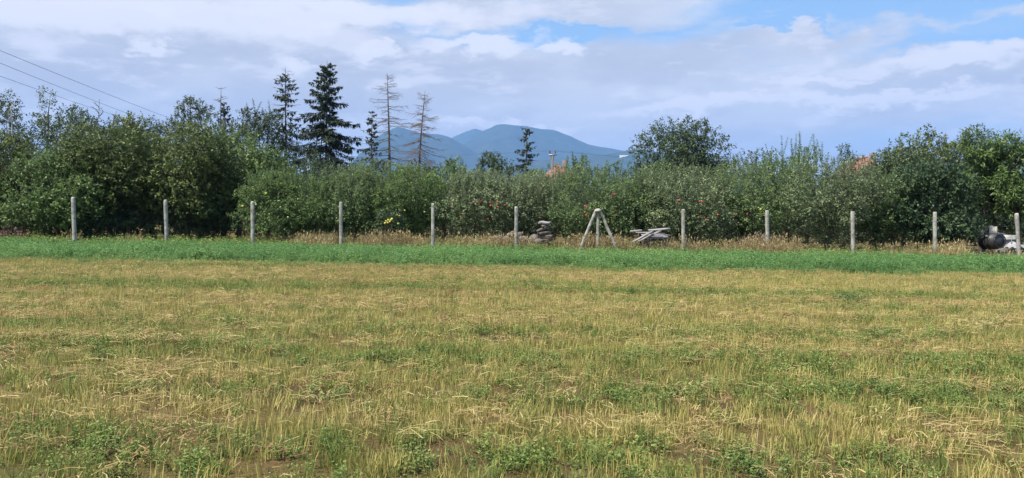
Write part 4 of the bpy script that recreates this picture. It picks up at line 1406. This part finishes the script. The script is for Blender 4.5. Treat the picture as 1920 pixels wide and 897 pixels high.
bare_tree('bare_tree', 'low leafless twigs between the two left skyline trees', 'bare tree', None, 222, 47, 208, 20, 2)

# wood beyond everything, one mass
rr = np.random.default_rng(500)
vs, fs, ts, off = [], [], [], 0
for (x0, x1, yb, h) in ((-95, -8, 84, 6.6), (-10, 30, 92, 4.6), (28, 90, 84, 6.2)):
    n = int((x1 - x0) * 26)
    xx = rr.uniform(x0, x1, n)
    hgt = h * (.62 + .5 * fbm(xx * .22, xx * 0 + h, 55))
    cen = np.stack([xx, yb + rr.normal(size=n) * 2.5, rr.random(n) ** .7 * hgt + gz(xx, 0)], -1)
    v, f, t = clump_leaves(rr, cen, rand_dir(rr, n), 9, .9, .5, .3, .1)
    vs.append(v); fs.append(f + off); off += len(v); ts.append(t)
wood = link('far_wood', mesh('far_wood', np.concatenate(vs), np.concatenate(fs), M['far_leaf'], {'tint': np.concatenate(ts)}))
tag(wood, 'far belt of woodland closing the view behind the orchard', kind='stuff')

# ------------------------------------------------------------------ houses
def house(label, px, Y, apex_py, half, length, rotz, seed):
    xx = X(px, Y); z0 = float(gz(np.array(xx), 0))
    H = P(px, apex_py, Y)[2] - z0
    root = empty('house', (xx, Y, z0)); root.rotation_euler = (0, 0, rotz)
    tag(root, label, 'house', 'houses beyond the orchard')
    e = H - half * .85
    b = MB()
    w, l = half - .35, length / 2 - .3
    b.box((-w, -l, -.2), (w, l, e)); b.build('wall', M['plaster'], root)
    b = MB()
    hl, ri = length / 2, length / 2 - half * .9
    q = [[-half, -hl, e - .1], [half, -hl, e - .1], [half, hl, e - .1], [-half, hl, e - .1], [0, -ri, H], [0, ri, H]]
    b.add(q, [[0, 1, 4, -1], [1, 2, 5, 4], [2, 3, 5, -1], [3, 0, 4, 5], [3, 2, 1, 0]])
    rf = b.build('roof', M['roof_tile'], root)
    b = MB(); b.box((half * .3, -length * .15, e + .4), (half * .3 + .55, -length * .15 + .55, H + .6)); b.build('chimney', M['rubble'], rf)
    b = MB(); b.tube([(0, -ri, H + .01), (0, ri, H + .01)], .13, 6); b.build('ridge_tiles', M['roof_tile'], rf)
    for wx in (-w * .5, w * .5):
        b = MB(); b.box((wx - .5, -l - .03, e * .45), (wx + .5, -l + .05, e * .45 + 1.2)); wd = b.build('window', M['window'], root)
        b = MB()
        for lo, hi in (((wx - .6, -l - .05, e * .45 - .1), (wx + .6, -l - .032, e * .45)), ((wx - .6, -l - .05, e * .45 + 1.2), (wx + .6, -l - .032, e * .45 + 1.3))): b.box(lo, hi)
        b.build('frame', M['white_wall'], wd)


house('house with red tiled gable behind the utility pole', 1042, 98, 311, 2.3, 9, R(4), 1)
house('house with orange red tiled roof showing above the right trees', 1612, 92, 298, 2.4, 9, R(-6), 2)
for i, (px, py, L, lab) in enumerate([(1152, 287, 75, 'long white building on the mountain foot, left one'), (1176, 292, 95, 'long white building on the mountain foot, right one')]):
    d = pix_dir(px, py)
    t = np.linspace(3600, 9000, 2000)
    hit = np.argmax(mountain_h(d[0] / d[1] * t, t) > EYE + d[2] / d[1] * t)
    yy = t[hit]; p = P(px, py, yy)
    root = empty('long_building', (p[0], p[1], p[2] - 6)); tag(root, lab, 'building', 'white buildings on the hillside')
    b = MB(); b.box((-L / 2, -9, -14), (L / 2, 9, 4)); b.build('wall', M['white_wall'], root)
    b = MB(); b.add([[-L / 2 - 1, -10, 4.1], [L / 2 + 1, -10, 4.1], [L / 2 + 1, 0, 7], [-L / 2 - 1, 0, 7], [L / 2 + 1, 10, 4.1], [-L / 2 - 1, 10, 4.1]],
          [[0, 1, 2, 3], [3, 2, 4, 5], [0, 3, 5, -1], [1, 4, 2, -1]]); b.build('roof', M['white_wall'], root)

# ------------------------------------------------------------------ utility pole and power lines
def utility_pole(label, xx, Y, top):
    z0 = float(gz(np.array(xx), 0))
    H = top - z0
    root = empty('utility_pole', (xx, Y, z0)); tag(root, label, 'utility pole')
    b = MB(); b.tube([(0, 0, -.2), (0, 0, H * .5), (0, 0, H - .55)], [.17, .145, .12], 10); b.build('pole', M['dead_wood'], root, smooth=True)
    for s in (-1, 1):
        b = MB(); b.tube([(s * .05, 0, H - 1.1), (s * .10, 0, H - .6), (s * .27, 0, H - .15)], [.06, .055, .05], 7); arm = b.build('arm', M['dead_wood'], root)
        b = MB(); b.tube([(s * .28, 0, H - .15), (s * .28, 0, H - .08), (s * .28, 0, H - .06), (s * .28, 0, H), (s * .28, 0, H + .02), (s * .28, 0, H + .08)], [.05, .05, .095, .09, .05, .03], 9)
        b.build('insulator', M['ceramic'], arm, smooth=True)
    b = MB(); b.box((-.42, -.06, H - .42), (.42, .06, H - .32)); b.build('crossarm', M['metal'], root)
    return root


PY = 80
pole_top = P(1036, 284, PY)
utility_pole('pale utility pole with forked top before the mountains', pole_top[0], PY, pole_top[2])


def wire(label, group, a, b_, sag, r=.012, n=24):
    t = np.linspace(0, 1, n)[:, None]
    a, b_ = np.array(a, float), np.array(b_, float)
    p = a + (b_ - a) * t
    p[:, 2] -= sag * 4 * (t * (1 - t))[:, 0]
    m_ = MB(); m_.tube(p - a, r, 5)
    o = m_.build('power_line', M['wire'], None, a)
    tag(o, label, 'wire', group)


WG = 'power lines crossing the left sky'
for i, (p0, p1, lab) in enumerate([((0, 88), (295, 208), 'topmost of three power lines slanting across the left sky'),
                                   ((0, 112), (250, 212), 'middle of three power lines slanting across the left sky'),
                                   ((0, 137), (205, 208), 'lowest of three power lines slanting across the left sky')]):
    zw = 9.9 - EYE
    a, b_ = pix_dir(*p0), pix_dir(*p1)
    A = a * zw / a[2]; B = b_ * zw / b_[2]
    d = (B - A)
    A2, B2 = A - d * .7, B + d * 1.0
    wire(lab, WG, A2 + [0, 0, EYE], B2 + [0, 0, EYE], .25, .012)
d_ = pix_dir(295, 208); B = d_ * 8.3 / d_[2]
for s in (-1, 1):
    q = pole_top + np.array([s * .28, 0, .06])
    wire('thin wire running right from the utility pole, %s' % ('nearer the field' if s < 0 else 'the far one'), 'wires at the utility pole', q, (44 + s, 104, 8.4), .7, .007)
wire('thin wire running left from the utility pole behind the spruces', 'wires at the utility pole', pole_top + np.array([-.28, 0, .06]), (-40, 96, 9.0), .7, .007)

# ------------------------------------------------------------------ haze
hb = MB(); hb.box((-9600, -600, -3.2), (9600, 11600, 900))
m, n, l = nmat('haze')
pv = n.new('ShaderNodeVolumePrincipled')
pv.inputs['Color'].default_value = (0.26, 0.50, 1.0, 1)
pv.inputs['Density'].default_value = 1.15e-4
pv.inputs['Anisotropy'].default_value = 0.0
o = n.new('ShaderNodeOutputMaterial'); l.new(pv.outputs[0], o.inputs['Volume'])
hz = hb.build('haze', m)
tag(hz, 'blue summer haze over the valley', kind='stuff')
